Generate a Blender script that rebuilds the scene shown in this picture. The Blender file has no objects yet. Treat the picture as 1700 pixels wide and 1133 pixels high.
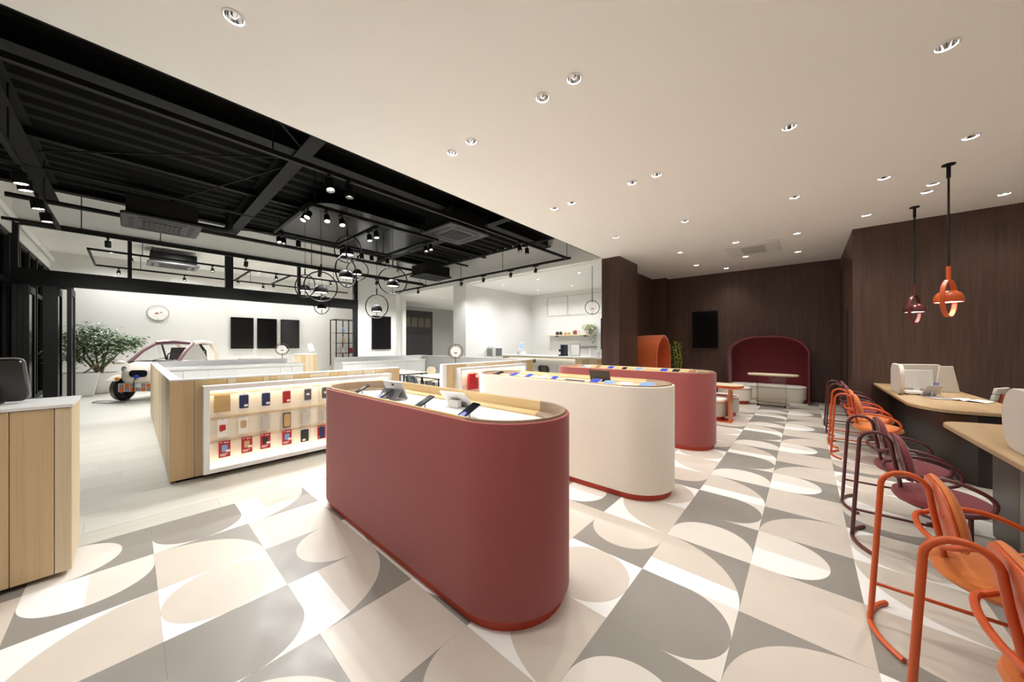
import bpy, bmesh, math, random
from mathutils import Vector, Matrix, geometry
random.seed(7)
PI = math.pi
C = bpy.context.scene
COL = C.collection
H = 1.3986                                     # eye height
# ------------------------------------------------------------------ camera, world, exposure
cam_d = bpy.data.cameras.new('camera'); cam = bpy.data.objects.new('camera', cam_d); COL.objects.link(cam)
cam_d.sensor_width = 36; cam_d.lens = 555/1700*36; cam_d.shift_y = 5/1700; cam_d.clip_start = .05; cam_d.clip_end = 100
cam.location = (0, 0, H); cam.rotation_euler = (PI/2, 0, math.atan2(487, 555))
C.camera = cam
w = bpy.data.worlds.new('night'); C.world = w; w.use_nodes = True
w.node_tree.nodes['Background'].inputs[0].default_value = (.02, .022, .028, 1); w.node_tree.nodes['Background'].inputs[1].default_value = .3
C.view_settings.view_transform = 'Standard'; C.view_settings.look = 'None'; C.view_settings.gamma = 1
C.view_settings.use_curve_mapping = False; C.view_settings.exposure = 0.88
P_DOWN, P_TRACK, P_RING, P_ROOM = 30, 95, 18, 120    # lamp powers (W)
WARM, NEUT = (1, .972, .925), (1, 1, .985)

# ------------------------------------------------------------------ materials
def lin(h):
    if isinstance(h, str):
        v = [int(h[i:i+2], 16)/255 for i in (0, 2, 4)]
    else: v = [c/255 for c in h]
    return tuple(c/12.92 if c <= .04045 else ((c+.055)/1.055)**2.4 for c in v)+(1,)
class NT:
    def __init__(s, name):
        s.m = bpy.data.materials.new(name); s.m.use_nodes = True; s.t = s.m.node_tree; s.b = s.t.nodes['Principled BSDF']
    def n(s, typ, **kw):
        q = s.t.nodes.new(typ)
        for k, v in kw.items(): setattr(q, k, v)
        return q
    def put(s, sock, v):
        if hasattr(v, 'links'): s.t.links.new(v, sock)
        else: sock.default_value = v
    def math(s, op, a, b=0.0):
        q = s.n('ShaderNodeMath', operation=op); s.put(q.inputs[0], a); s.put(q.inputs[1], b); return q.outputs[0]
    def mix(s, f, a, b):
        q = s.n('ShaderNodeMix', data_type='RGBA'); s.put(q.inputs[0], f); s.put(q.inputs[6], a); s.put(q.inputs[7], b); return q.outputs[2]
    def coord(s, scale=(1, 1, 1), kind='Object'):
        c = s.n('ShaderNodeTexCoord'); mp = s.n('ShaderNodeMapping'); mp.inputs['Scale'].default_value = scale
        s.t.links.new(c.outputs[kind], mp.inputs[0]); return mp.outputs[0]
    def noise(s, co, scale, detail=3, rough=.5):
        q = s.n('ShaderNodeTexNoise'); s.t.links.new(co, q.inputs['Vector']); q.inputs['Scale'].default_value = scale
        q.inputs['Detail'].default_value = detail; q.inputs['Roughness'].default_value = rough; return q.outputs['Fac']
    def ramp(s, f, lo, hi):
        q = s.n('ShaderNodeMapRange'); s.put(q.inputs[0], f); q.inputs[1].default_value = lo; q.inputs[2].default_value = hi; return q.outputs[0]
    def bump(s, h, strength, dist=.01):
        q = s.n('ShaderNodeBump'); q.inputs['Strength'].default_value = strength; q.inputs['Distance'].default_value = dist
        s.put(q.inputs['Height'], h); s.t.links.new(q.outputs[0], s.b.inputs['Normal'])
    def fin(s, col, rough=.5, metal=0., spec=.5, **kw):
        s.put(s.b.inputs['Base Color'], col); s.put(s.b.inputs['Roughness'], rough); s.b.inputs['Metallic'].default_value = metal
        s.b.inputs['Specular IOR Level'].default_value = spec
        for k, v in kw.items(): s.b.inputs[k.replace('_', ' ')].default_value = v
        return s.m
def dim(c, f): return tuple(x*f for x in c[:3])+(1,)
def M(name, col, rough=.5, metal=0., var=.06, vs=6., bump=0., bs=200., spec=.5, **kw):
    s = NT(name); c = lin(col); co = s.coord(); f = s.noise(co, vs)
    if bump: s.bump(s.noise(co, bs, 2), bump, .004)
    return s.fin(s.mix(f, dim(c, 1-var), dim(c, 1+var)), rough, metal, spec, **kw)
def fabric(name, col, rough=.9):
    s = NT(name); c = lin(col); co = s.coord(); f = s.noise(co, 60, 4, .7); g = s.noise(s.coord((220, 220, 40)), 1, 2)
    s.bump(g, .25, .003)
    return s.fin(s.mix(s.math('MULTIPLY_ADD', f, .7), dim(c, .86), dim(c, 1.16)), rough, 0, .2, Sheen_Weight=.25)
def wood(name, c1, c2, axis=2, sc=1., rough=.45, fine=90.):
    s = NT(name); st = [fine*sc]*3; st[axis] = 1.4*sc; a = s.noise(s.coord(tuple(st)), 1, 3, .6)
    st2 = [9*sc]*3; st2[axis] = .5*sc; b = s.noise(s.coord(tuple(st2)), 1, 4, .6)
    f = s.ramp(s.math('ADD', s.math('MULTIPLY', a, .55), s.math('MULTIPLY', b, .45)), .3, .7)
    s.bump(a, .05, .002)
    return s.fin(s.mix(f, lin(c1), lin(c2)), rough, 0, .4)
def emit(name, col, k):
    s = NT(name); s.b.inputs['Emission Color'].default_value = lin(col); s.b.inputs['Emission Strength'].default_value = k
    return s.fin(lin(col), .5)
def glassm(name, col=(255, 255, 255), rough=.0, alpha=.16):
    s = NT(name)                                # thin clear sheet: mostly see-through, a little reflection
    tr = s.n('ShaderNodeBsdfTransparent'); tr.inputs[0].default_value = lin(col)
    gl = s.n('ShaderNodeBsdfGlossy'); gl.inputs['Roughness'].default_value = rough
    fr = s.n('ShaderNodeFresnel'); fr.inputs[0].default_value = 1.5
    mx = s.n('ShaderNodeMixShader'); s.t.links.new(fr.outputs[0], mx.inputs[0]); s.t.links.new(tr.outputs[0], mx.inputs[1]); s.t.links.new(gl.outputs[0], mx.inputs[2])
    s.t.links.new(mx.outputs[0], s.t.nodes['Material Output'].inputs[0]); return s.m
def tilemat(name, kind):
    s = NT(name); t = s.n('ShaderNodeTexCoord'); sp = s.n('ShaderNodeSeparateXYZ'); s.t.links.new(t.outputs['Object'], sp.inputs[0])
    u = s.math('MULTIPLY', sp.outputs[0], 2.0); v = s.math('MULTIPLY', sp.outputs[1], 2.0)
    def circ(cx, cy, r):
        du = s.math('SUBTRACT', u, cx); dv = s.math('SUBTRACT', v, cy)
        return s.math('LESS_THAN', s.math('ADD', s.math('MULTIPLY', du, du), s.math('MULTIPLY', dv, dv)), r*r)
    mx = lambda a, b: s.math('MAXIMUM', a, b)
    lt = lambda a, b: s.math('LESS_THAN', a, b); gt = lambda a, b: s.math('GREATER_THAN', a, b)
    D, B, L, W = lin('8d8882'), lin('c9c0b5'), lin('dad4cc'), lin('ecebe9')
    if kind == 'a0': c = s.mix(mx(lt(u, .5), circ(.5, .5, .5)), L, D)
    elif kind == 'a1': c = s.mix(circ(0, 0, 1), D, s.mix(lt(v, .31), B, W))
    elif kind == 'a2': c = s.mix(mx(lt(v, .22), circ(.5, .22, .5)), D, L)
    elif kind == 'b0': c = s.mix(circ(1, 0, 1), D, B)
    elif kind == 'b1': c = B
    elif kind == 'b2': c = s.mix(mx(lt(u, .25), circ(.26, .5, .5)), D, s.mix(lt(v, .47), L, W))
    elif kind == 'c0': c = s.mix(circ(.5, .5, .5), W, B)
    elif kind == 'c1': c = s.mix(mx(gt(v, .75), circ(.5, .75, .5)), D, B)
    else: c = s.mix(circ(1, 1, 1), W, B)
    f = s.noise(s.coord(), 5, 5, .6)
    q = s.n('ShaderNodeMix', data_type='RGBA', blend_type='MULTIPLY'); q.inputs[0].default_value = 1
    s.put(q.inputs[6], c); s.put(q.inputs[7], s.mix(f, (.93, .93, .92, 1), (1.05, 1.05, 1.05, 1)))
    s.bump(s.noise(s.coord(), 300, 2), .04, .002)
    return s.fin(q.outputs[2], s.ramp(f, -.2, 1.6), 0, .35)

white = M('white_laminate', 'e9e9e8', .35, var=.02)
whitewall = M('white_wall_paint', 'e9e8e5', .75, var=.015, bump=.03)
greywall = M('grey_wall_paint', 'bbb9b5', .75, var=.03)
ceilm = M('ceiling_paint', 'f4f2ee', .85, var=.015, vs=.8)
blackm = M('black_powder_coat', '131313', .6, var=.1, spec=.3)
blackceil = M('black_ceiling_paint', '0b0b0b', .8, var=.15, vs=2, spec=.25)
blacksteel = M('black_steel', '121211', .7, var=.15, spec=.3)
screenm = M('black_screen_glass', '0a0a0b', .12, var=.05)
oak = wood('light_oak_veneer', 'c1a57d', 'd5bc96', 2)
oak2 = wood('pale_oak_veneer', 'cab696', 'dccbac', 2)
oak3 = wood('golden_oak_veneer', 'c0a26e', 'd2b787', 2)
rimoak = wood('rim_oak', 'c9a672', 'dfc392', 0, 1)
rimdark = wood('rim_walnut_grey', '8f7760', 'a68e76', 0, 1)
tabletop = wood('desk_oak_top', 'a88a66', 'c3a680', 1, .8, .4)
paleash = wood('pale_ash', 'e3d2ae', 'efe2c6', 0, .8)
darkveneer = wood('dark_brown_veneer', '3e2e27', '614b41', 2, 1.1, .42, 60)
plank = wood('pale_floor_plank', 'bdbbb1', 'cfcdc4', 1, .6, .4, 30)
plank2 = wood('pale_floor_plank_grey', 'b9b7ad', 'cac8be', 1, .6, .4, 30)
redfab = fabric('burgundy_upholstery', '9a5150')
winefab = fabric('wine_upholstery', '79343a')
orangefab = fabric('orange_upholstery', 'c87339')
hoodfab = fabric('burnt_orange_upholstery', 'd0683a')
creamfab = fabric('cream_upholstery', 'ebe5d8')
greyfab = fabric('light_grey_upholstery', 'b9b3aa')
screenfab = fabric('grey_felt', 'cbc4ba')
orangem = M('orange_lacquer', 'cd5a28', .38, var=.04)
winem = M('wine_lacquer', '5d2f30', .35, var=.05)
redplinth = M('vermilion_plinth', 'b73a21', .45, var=.05)
coppery = M('copper_orange_metal', 'cf7a4c', .3, .4, var=.05)
darkmetal = M('dark_bronze_metal', '3a3632', .38, .6, var=.08, vs=2)
steel = M('brushed_steel', '8a8782', .35, .8, var=.05)
chrome = M('chrome', 'd8d8d8', .06, 1, var=.01)
lampwhite = emit('lamp_lens', 'fff4e4', 9)
lampsoft = emit('lamp_glow', 'fff6ea', 4)
stripm = emit('led_strip', 'fff1dc', 1.6)
glass = glassm('clear_glass')
acryl = glassm('clear_acrylic', (238, 240, 240))
greenleaf = M('green_leaf', '4f6f3a', .5, var=.35, vs=9)
limeleaf = M('lime_leaf', '9fb04a', .5, var=.3, vs=9)
barkm = M('bark', '8a7a62', .8, var=.2)
soil = M('soil', '4b3b2c', .9, var=.3)
potm = M('white_concrete', 'd9d8d4', .7, var=.04)
carbody = M('cream_car_paint', 'e3d9cb', .3, var=.02)
carroof = M('plum_roof_paint', '6e4a50', .35, var=.05)
rubber = M('black_rubber', '121212', .75, var=.2)
blue = M('blue_plastic', '2b3fbe', .4)
amber = M('amber_lens', 'd98a16', .25)
brownicon = M('brown_icon', '9a5a2c', .6)
ringbronze = M('bronze_ring', '6f5f50', .35, .5)

# ------------------------------------------------------------------ geometry helpers
class G:
    def __init__(s): s.b = bmesh.new(); s.mi = 0
    def _f(s, vs):
        try: f = s.b.faces.new(vs); f.material_index = s.mi; return f
        except ValueError: return None
    def box(s, x0, x1, y0, y1, z0, z1):
        v = [s.b.verts.new((x, y, z)) for z in (z0, z1) for y in (y0, y1) for x in (x0, x1)]
        for q in ((0, 2, 3, 1), (4, 5, 7, 6), (0, 1, 5, 4), (2, 6, 7, 3), (0, 4, 6, 2), (1, 3, 7, 5)): s._f([v[i] for i in q])
        return s
    def obox(s, mat, dx, dy, dz):
        v = [s.b.verts.new(mat @ Vector((x*dx/2, y*dy/2, z*dz/2))) for z in (-1, 1) for y in (-1, 1) for x in (-1, 1)]
        for q in ((0, 2, 3, 1), (4, 5, 7, 6), (0, 1, 5, 4), (2, 6, 7, 3), (0, 4, 6, 2), (1, 3, 7, 5)): s._f([v[i] for i in q])
        return s
    def loft(s, loops, cap0=True, cap1=True, closed=True, wrap=False, mfun=None):
        rs = [[s.b.verts.new(p) for p in l] for l in loops]; n = len(rs[0])
        pairs = list(zip(rs, rs[1:])) + ([(rs[-1], rs[0])] if wrap else [])
        for a, b in pairs:
            for i in range(n if closed else n-1):
                j = (i+1) % n; f = s._f([a[i], a[j], b[j], b[i]])
                if f and mfun: f.material_index = mfun(f.calc_center_median())
        if cap0 and not wrap: s._f(rs[0][::-1])
        if cap1 and not wrap: s._f(rs[-1])
        return s
    def prism(s, out, z0, z1, bev=0.):
        if bev:
            c = [sum(p[i] for p in out)/len(out) for i in (0, 1)]
            def sh(d): return off(out, d)
            return s.loft([[(x, y, z0) for x, y in sh(bev)], [(x, y, z0+bev) for x, y in out], [(x, y, z1-bev) for x, y in out], [(x, y, z1) for x, y in sh(bev)]])
        return s.loft([[(x, y, z0) for x, y in out], [(x, y, z1) for x, y in out]])
    def tube(s, pts, r, n=10, closed=False, caps=True):
        pts = [Vector(p) for p in pts]; k = len(pts); loops = []; up = None
        for i, p in enumerate(pts):
            if closed: t = (pts[(i+1) % k]-pts[i-1]).normalized()
            else: t = ((pts[i+1] if i < k-1 else p)-(pts[i-1] if i else p)).normalized()
            if up is None:
                up = Vector((0, 0, 1)) if abs(t.z) < .9 else Vector((1, 0, 0))
            a = (up - t*up.dot(t)).normalized(); b = t.cross(a); up = a
            rr = r[i] if isinstance(r, (list, tuple)) else r
            loops.append([p+a*(rr*math.cos(2*PI*j/n))+b*(rr*math.sin(2*PI*j/n)) for j in range(n)])
        return s.loft(loops, caps, caps, True, closed)
    def cyl(s, p0, p1, r, n=16): return s.tube([p0, p1], r, n)
    def lathe(s, prof, n=24, c=(0, 0, 0), cap0=False, cap1=False, m=None):
        mm = m or Matrix.Identity(4); c = Vector(c)
        return s.loft([[mm @ Vector((r*math.cos(2*PI*j/n), r*math.sin(2*PI*j/n), z))+c for j in range(n)] for r, z in prof], cap0, cap1)
    def sphere(s, c, rx, ry, rz, n=16, m=8):
        return s.loft([[(c[0]+rx*math.sin(PI*i/m)*math.cos(2*PI*j/n), c[1]+ry*math.sin(PI*i/m)*math.sin(2*PI*j/n), c[2]-rz*math.cos(PI*i/m)) for j in range(n)] for i in [.15]+list(range(1, m))+[m-.15]])
    def leaf(s, p, d, L, W, up=(0, 0, 1)):
        p, d = Vector(p), Vector(d).normalized(); u = Vector(up); r = d.cross(u)
        r = r.normalized() if r.length > 1e-4 else Vector((1, 0, 0)); nn = r.cross(d)
        v = [s.b.verts.new(q) for q in (p, p+d*L*.45+r*W/2-nn*W*.12, p+d*L-nn*L*.15, p+d*L*.45-r*W/2-nn*W*.12)]
        return s._f(v) and s
    def xf(s, m): bmesh.ops.transform(s.b, matrix=m, verts=s.b.verts); return s
    def done(s, name, mats, parent=None, smooth=True, bevel=0., seg=2, world=True, ang=35):
        bmesh.ops.recalc_face_normals(s.b, faces=s.b.faces)
        if bevel:
            es = [e for e in s.b.edges if len(e.link_faces) == 2 and e.calc_face_angle() > .7]
            bmesh.ops.bevel(s.b, geom=es, offset=bevel, segments=seg, affect='EDGES', profile=.6)
        if parent is not None and world:
            l = Vector(); q = parent
            while q is not None: l += q.location; q = q.parent
            bmesh.ops.translate(s.b, vec=-l, verts=s.b.verts)
        me = bpy.data.meshes.new(name); s.b.to_mesh(me); s.b.free()
        for m in (mats if isinstance(mats, (list, tuple)) else [mats]): me.materials.append(m)
        if smooth:
            me.polygons.foreach_set('use_smooth', [True]*len(me.polygons)); me.set_sharp_from_angle(angle=math.radians(ang))
        o = bpy.data.objects.new(name, me); COL.objects.link(o); o.parent = parent
        return o
def off(out, d):                                # inward offset of a convex-ish CCW outline
    n = len(out); r = []
    ar = sum(out[i][0]*out[(i+1) % n][1]-out[(i+1) % n][0]*out[i][1] for i in range(n)); sg = 1 if ar > 0 else -1
    for i in range(n):
        p0, p, p1 = Vector(out[i-1]), Vector(out[i]), Vector(out[(i+1) % n])
        a, b = (p-p0), (p1-p)
        if a.length < 1e-9 or b.length < 1e-9: r.append(tuple(p)); continue
        a.normalize(); b.normalize(); na, nb = Vector((-a.y, a.x))*sg, Vector((-b.y, b.x))*sg
        m = (na+nb); m = m/max(.2, m.dot(na)) if m.length > 1e-6 else na
        r.append(tuple(p+m*d))
    return r
def rrect(x0, x1, y0, y1, r, n=6):
    o = []
    for cx, cy, a0 in ((x1-r, y1-r, 0), (x0+r, y1-r, PI/2), (x0+r, y0+r, PI), (x1-r, y0+r, 1.5*PI)):
        for i in range(n+1): a = a0+PI/2*i/n; o.append((cx+r*math.cos(a), cy+r*math.sin(a)))
    return o
def stadium(L, r, d=0., n=20):                  # along x, half length L of the straight part
    o = []
    for sx, a0 in ((1, -PI/2), (-1, PI/2)):
        for i in range(n+1): a = a0+PI*i/n; o.append((sx*L+(r-d)*math.cos(a), (r-d)*math.sin(a)))
    return o
def arc(c, r, a0, a1, n, ax=(1, 0, 0), ay=(0, 0, 1)):
    c, ax, ay = Vector(c), Vector(ax), Vector(ay)
    return [c+ax*(r*math.cos(a0+(a1-a0)*i/n))+ay*(r*math.sin(a0+(a1-a0)*i/n)) for i in range(n+1)]
def thing(name, label, cat, loc=(0, 0, 0), rz=0., group=None):
    o = bpy.data.objects.new(name, None); COL.objects.link(o); o.empty_display_size = .1
    o.location = loc; o.rotation_euler = (0, 0, rz); return tag(o, label, cat, group)
def tag(o, label, cat, group=None):
    o['label'] = label; o['category'] = cat
    if group: o['group'] = group
    return o
def struct(o): o['kind'] = 'structure'; return o
def base(o, loc):                               # move a lone mesh's origin to loc
    loc = Vector(loc); o.data.transform(Matrix.Translation(-loc)); o.location = loc; return o
def kids(o): return [c for c in bpy.data.objects if c.parent == o]
KID = {}
def dup(root, loc, rz=0., label=None, group=None, skip=()):
    if root.name not in KID: KID[root.name] = [(c, kids(c)) for c in kids(root)]
    r = root.copy(); COL.objects.link(r); r.location = loc; r.rotation_euler = (0, 0, rz)
    if label: r['label'] = label
    if group: r['group'] = group
    for c, gs in KID[root.name]:
        q = c.copy(); COL.objects.link(q); q.parent = r
        for g in gs: h = g.copy(); COL.objects.link(h); h.parent = q
    return r
def spot(name, parent, loc, tgt, power, col, size=1.9, blend=.6, rad=.035):
    d = bpy.data.lights.new(name, 'SPOT'); d.energy = power; d.color = col; d.spot_size = size; d.spot_blend = blend; d.shadow_soft_size = rad
    o = bpy.data.objects.new(name, d); COL.objects.link(o); o.parent = parent; o.location = loc
    v = Vector(tgt); o.rotation_euler = v.to_track_quat('-Z', 'Y').to_euler(); return o

# ================================================================== THE SETTING
CZ = 3.37                                       # white ceiling height
X0, Y0 = -3.763, .1                             # tile grid origin
floor = struct(G().box(-17.2, 3.4, -1.8, 18, -.12, -.010).done('floor', plank2))
TM = {k: tilemat('floor_tile_'+k, k) for k in ('a0', 'a1', 'a2', 'b0', 'b1', 'b2', 'c0', 'c1', 'c2')}
TME = {}
for k in TM:
    g = G(); e = .0002
    g.loft([[(x, y, -.012) for x, y in ((e, e), (.5-e, e), (.5-e, .5-e), (e, .5-e))], [(x, y, -.0004) for x, y in ((e, e), (.5-e, e), (.5-e, .5-e), (e, .5-e))],
            [(x, y, 0) for x, y in ((e+.0004, e+.0004), (.4996-e, e+.0004), (.4996-e, .4996-e), (e+.0004, .4996-e))]], False)
    TME[k] = g.done('floor_tile', TM[k], None, False)
first = set()
for u in range(0, 13):
    for v in range(-2, 22):
        k = 'abc'[u % 3]+str(v % 3)
        if u > 9 and v > 16: continue
        o = TME[k] if k not in first else TME[k].copy()
        if k in first: COL.objects.link(o)
        first.add(k); o.parent = floor; o.location = (X0+.5*u, Y0+.5*v, 0)
pl = None                                       # pale planks left of the tiles
for i in range(14):
    w_ = .235; x1 = X0-i*w_; y = -1.6-random.random()*1.2
    while y < 7.1:
        L = 1.25; e = .0006; za = random.random()*.0012
        if y+L > -1.6:
            g = G().box(e, w_-e, max(e, -1.6-y), min(L, 7.15-y)-e, -.012, -.0015+za).done('floor_plank', plank if random.random() < .5 else plank2, None, False)
            g.parent = floor; g.location = (x1-w_, y, 0)
        y += L

# ---- downlight table: x, y, label
DL = [(-2.59, .41, 'recessed chrome downlight alone near the ceiling edge, largest at top left'),
 (-1.29, 2.17, 'right-hand chrome downlight of the pair above the near red island'),
 (-1.58, 2.17, 'left-hand chrome downlight of the pair above the near red island'),
 (-2.44, 2.18, 'right-hand downlight of the pair above the far end of the near red island'),
 (-2.73, 2.18, 'left-hand downlight of the pair above the far end of the near red island'),
 (-2.45, 4.05, 'right-hand downlight of the small pair next to the black open ceiling'),
 (-2.74, 4.05, 'left-hand downlight of the small pair next to the black open ceiling'),
 (-1.30, 4.03, 'right-hand downlight of the pair above the cream island'),
 (-1.59, 4.03, 'left-hand downlight of the pair above the cream island'),
 (.70, 3.55, 'chrome downlight at the top right corner of the photograph'),
 (-.11, 3.94, 'single chrome downlight in the middle of the white ceiling, stretched oval'),
 (1.18, 5.26, 'wide oval chrome downlight right of the orange pendant rod'),
 (-1.45, 5.85, 'downlight above the far red island, near the middle'),
 (-2.62, 5.88, 'downlight nearest the dark wood column, above the far red island'),
 (.70, 5.88, 'small downlight left of the two pendant rods'),
 (1.18, 6.50, 'upper downlight of the two close together between the pendant rods'),
 (1.18, 6.78, 'lower downlight of the two close together between the pendant rods'),
 (1.96, 7.55, 'downlight by the dark wall at the right edge'),
 (-.11, 5.86, 'downlight in the ceiling centre behind the stretched oval one'),
 (.70, 7.40, 'downlight close to the corner of the dark wall return'),
 (-.11, 7.80, 'downlight just right of the white ceiling air conditioner'),
 (-2.02, 7.77, 'downlight in front of the dark column side face'),
 (-1.01, 9.12, 'downlight beyond the white ceiling air conditioner, left of centre'),
 (-2.04, 9.30, 'downlight above the orange hooded sofa'),
 (-1.54, 10.2, 'downlight nearest the dark back wall above the black screen'),
 (-.12, 9.38, 'downlight above the red booth'),
 (-1.01, 7.71, 'downlight just left of the white ceiling air conditioner')]
EX = ((1.18, 2.4, 'added downlight over the near desk, just outside the top right'), (.7, .9, 'added downlight above the near orange chairs, outside the frame'), (-2.59, -.8, 'added downlight above the reception counter, outside the frame'), (-1.3, .3, 'added right-hand downlight of the unseen pair over the aisle before the near red island'), (-1.59, .3, 'added left-hand downlight of the unseen pair over the aisle before the near red island'), (2.4, 4.2, 'added downlight behind the desks, outside the frame'))
# ---- white ceiling with round holes for the downlights
RH = .05
def holed_ceiling():
    pts = [(-3.5, -1.6), (3.2, -1.6), (3.2, 10.8), (-3.5, 10.8)]; edges = [(0, 1), (1, 2), (2, 3), (3, 0)]
    HO = DL+list(EX)
    for x, y, _ in HO:
        k = len(pts); n = 20
        for j in range(n): pts.append((x+RH*math.cos(2*PI*j/n), y+RH*math.sin(2*PI*j/n))); edges.append((k+j, k+(j+1) % n))
    vs, es, fs, *_ = geometry.delaunay_2d_cdt([Vector(p) for p in pts], edges, [], 1, 1e-5)
    g = G(); V = [g.b.verts.new((p.x, p.y, CZ)) for p in vs]
    for f in fs:
        c = sum((vs[i] for i in f), Vector((0, 0)))/len(f)
        if any((c.x-x)**2+(c.y-y)**2 < (RH*.97)**2 for x, y, _ in HO): continue
        g._f([V[i] for i in f])
    r = bmesh.ops.extrude_face_region(g.b, geom=list(g.b.faces))
    bmesh.ops.translate(g.b, vec=(0, 0, .25), verts=[v for v in r['geom'] if isinstance(v, bmesh.types.BMVert)])
    return g.done('ceiling', ceilm, None, False)
struct(holed_ceiling())
struct(G().box(-3.5, 3.2, -1.6, 10.8, CZ+.26, CZ+.3).done('ceiling', blackceil))
# ---- black open ceiling: corrugated deck, beams, pipes
DZ, WZ = 4.12, 5.0
prof = []; x = -9.7
while x < -3.2: prof += [(x, DZ), (x+.11, DZ), (x+.15, DZ+.07), (x+.26, DZ+.07)]; x += .3
deck = struct(G().loft([[(px, y, pz) for px, pz in prof] for y in (-1.6, 7.15)], False, False, False).done('ceiling', blackceil, None, False))
def hbeam(p0, p1, wd=.22, hh=.35, zb=4.5, name='steel_beam'):
    p0, p1 = Vector(p0), Vector(p1); d = (p1-p0).normalized(); r = Vector((-d.y, d.x)); g = G()
    for dz0, dz1, ww in ((0, .015, wd), (.015, hh-.015, .014), (hh-.015, hh, wd)):
        a, b = p0.to_3d(), p1.to_3d(); rr = r.to_3d()*ww/2
        q = [a-rr, b-rr, b+rr, a+rr]
        g.loft([[v+Vector((0, 0, zb+dz0)) for v in q], [v+Vector((0, 0, zb+dz1)) for v in q]])
    return g.done(name, blacksteel, deck, False)
hbeam((-9.7, 1.48), (-3.4, 1.48), .17, .27, 3.85); hbeam((-9.7, 4.9), (-3.4, 4.9), .17, .27, 3.85); hbeam((-9.7, -.9), (-3.4, -.9), .17, .27, 3.85)
hbeam((-9.62, -1.6), (-9.62, 7.1), .16, .2, 4.02); hbeam((-5.0, -1.6), (-5.0, 7.1), .2, .25, 3.88); hbeam((-7.3, -1.6), (-7.3, 7.1), .1, .12, 4.0); hbeam((-3.9, -1.6), (-3.9, 7.1), .12, .2, 3.95)
for (a, b) in (((-5.1, 1.5, 3.9), (-7.6, -.8, 3.95)), ((-5.3, 1.5, 3.9), (-9.3, .2, 3.95)), ((-4.9, 1.5, 3.9), (-3.7, .4, 3.95)), ((-9.5, 1.6, 3.95), (-7.4, 4.8, 3.92))):
    G().cyl(a, b, .012, 8).done('brace_rod', blacksteel, deck)
struct(G().box(-9.7, -3.4, -1.6, 7.15, DZ+.08, DZ+.14).done('ceiling', blackceil))
# ---- edge of white ceiling above the black zone
struct(G().box(-12.3, -9.7, -1.6, 7.15, WZ, WZ+.1).done('ceiling', whitewall, None, False))
struct(G().box(-3.52, -3.5, -1.6, 7.05, CZ, DZ).done('trim_1', blackceil))
# ---- header wall at Y=7.15 with two openings; pier with screen
struct(G().box(-12.6, -3.52, 7.15, 7.3, CZ, WZ).box(-8.9, -8.27, 7.15, 7.45, 0, CZ).box(-12.6, -12.08, 7.15, 7.3, 0, CZ).done('wall_back', whitewall, None, False))
struct(G().box(-12.4, -12.2, 5.4, 6.95, 0, WZ).box(-12.4, -12.2, -1.6, 5.4, 3.97, WZ).done('wall_partition', whitewall, None, False))
# ---- glazed partition frame
tr = struct(G().box(-12.28, -12.12, -1.6, 5.4, 2.655, 2.975).box(-12.26, -12.14, -1.6, 5.4, 3.88, 3.97).done('trim_2', blackm, None, False))
for y, wd, z0 in ((-.02, .07, 2.97), (1.82, .17, 0), (3.55, .07, 2.97), (5.33, .13, 0), (-1.58, .1, 0)):
    if wd == .17: z0 = 2.97
    G().box(-12.27, -12.13, y-wd/2, y+wd/2, z0, 3.9).done('mullion', blackm, tr, False)
wn = struct(G().box(-12.205, -12.195, -1.55, 5.3, 2.97, 3.88).done('window_1', glass, None, False))
dn = struct(G().box(-12.27, -12.13, -1.58, -.84, 2.6, 2.655).done('door_1', blackm, None, False))
for y in (-1.53, -1.465, -1.40, -1.17, -1.11, -1.05, -.87):
    lf = G().box(-12.6, -12.48, y-.03, y+.03, .02, 2.6).box(-11.92, -11.8, y-.03, y+.03, .02, 2.6).box(-12.48, -11.92, y-.03, y+.03, 2.45, 2.6).box(-12.48, -11.92, y-.03, y+.03, .02, .25).done('door_leaf', blackm, dn, False)
    G().box(-12.49, -11.91, y-.012, y+.012, .24, 2.46).done('dark_pane', M('tinted_pane', '101112', .15), lf, False)
# ---- left window wall
wl = struct(G().box(-17.2, -3.0, -1.75, -1.6, 3.66, WZ).box(-3.0, 3.3, -1.75, -1.6, 0, CZ+.1).done('wall_left', whitewall, None, False))
w2 = G().box(-17, -3, -1.72, -1.62, 3.56, 3.66).box(-17, -3, -1.72, -1.62, 0, .12).box(-17, -3, -1.72, -1.62, 2.62, 2.72)
w2 = struct(w2.done('window_2', blackm, None, False))
for i in range(15): G().box(-17+i, -16.92+i, -1.72, -1.6, .1, 3.6).done('mullion', blackm, w2, False)
G().box(-17, -3, -1.675, -1.665, .1, 3.6).done('pane', glassm('night_glass', (60, 62, 66)), w2, False)
for i in range(4):
    bl = G().cyl((-12.1+i*2.1, -1.54, 3.93), (-10.1+i*2.1, -1.54, 3.93), .045, 14).done('roller_blind', white, w2)
for i in range(2): G().cyl((-16.9+i*2.3, -1.54, 3.93), (-14.7+i*2.3, -1.54, 3.93), .045, 14).done('roller_blind', white, w2)
# ---- room beyond the partition
struct(G().box(-17.2, -17.0, -1.6, 9, 0, 4.3).box(-17.0, -12.4, 7.3, 7.45, 0, 4.3).done('wall_far', whitewall, None, False))
struct(G().box(-17.2, -12.4, -1.7, 9, 4.2, 4.3).done('ceiling', ceilm, None, False))
struct(G().box(-17.0, -16.985, -1.6, 8.8, 0, .09).done('baseboard_far', white, None, False))
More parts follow.
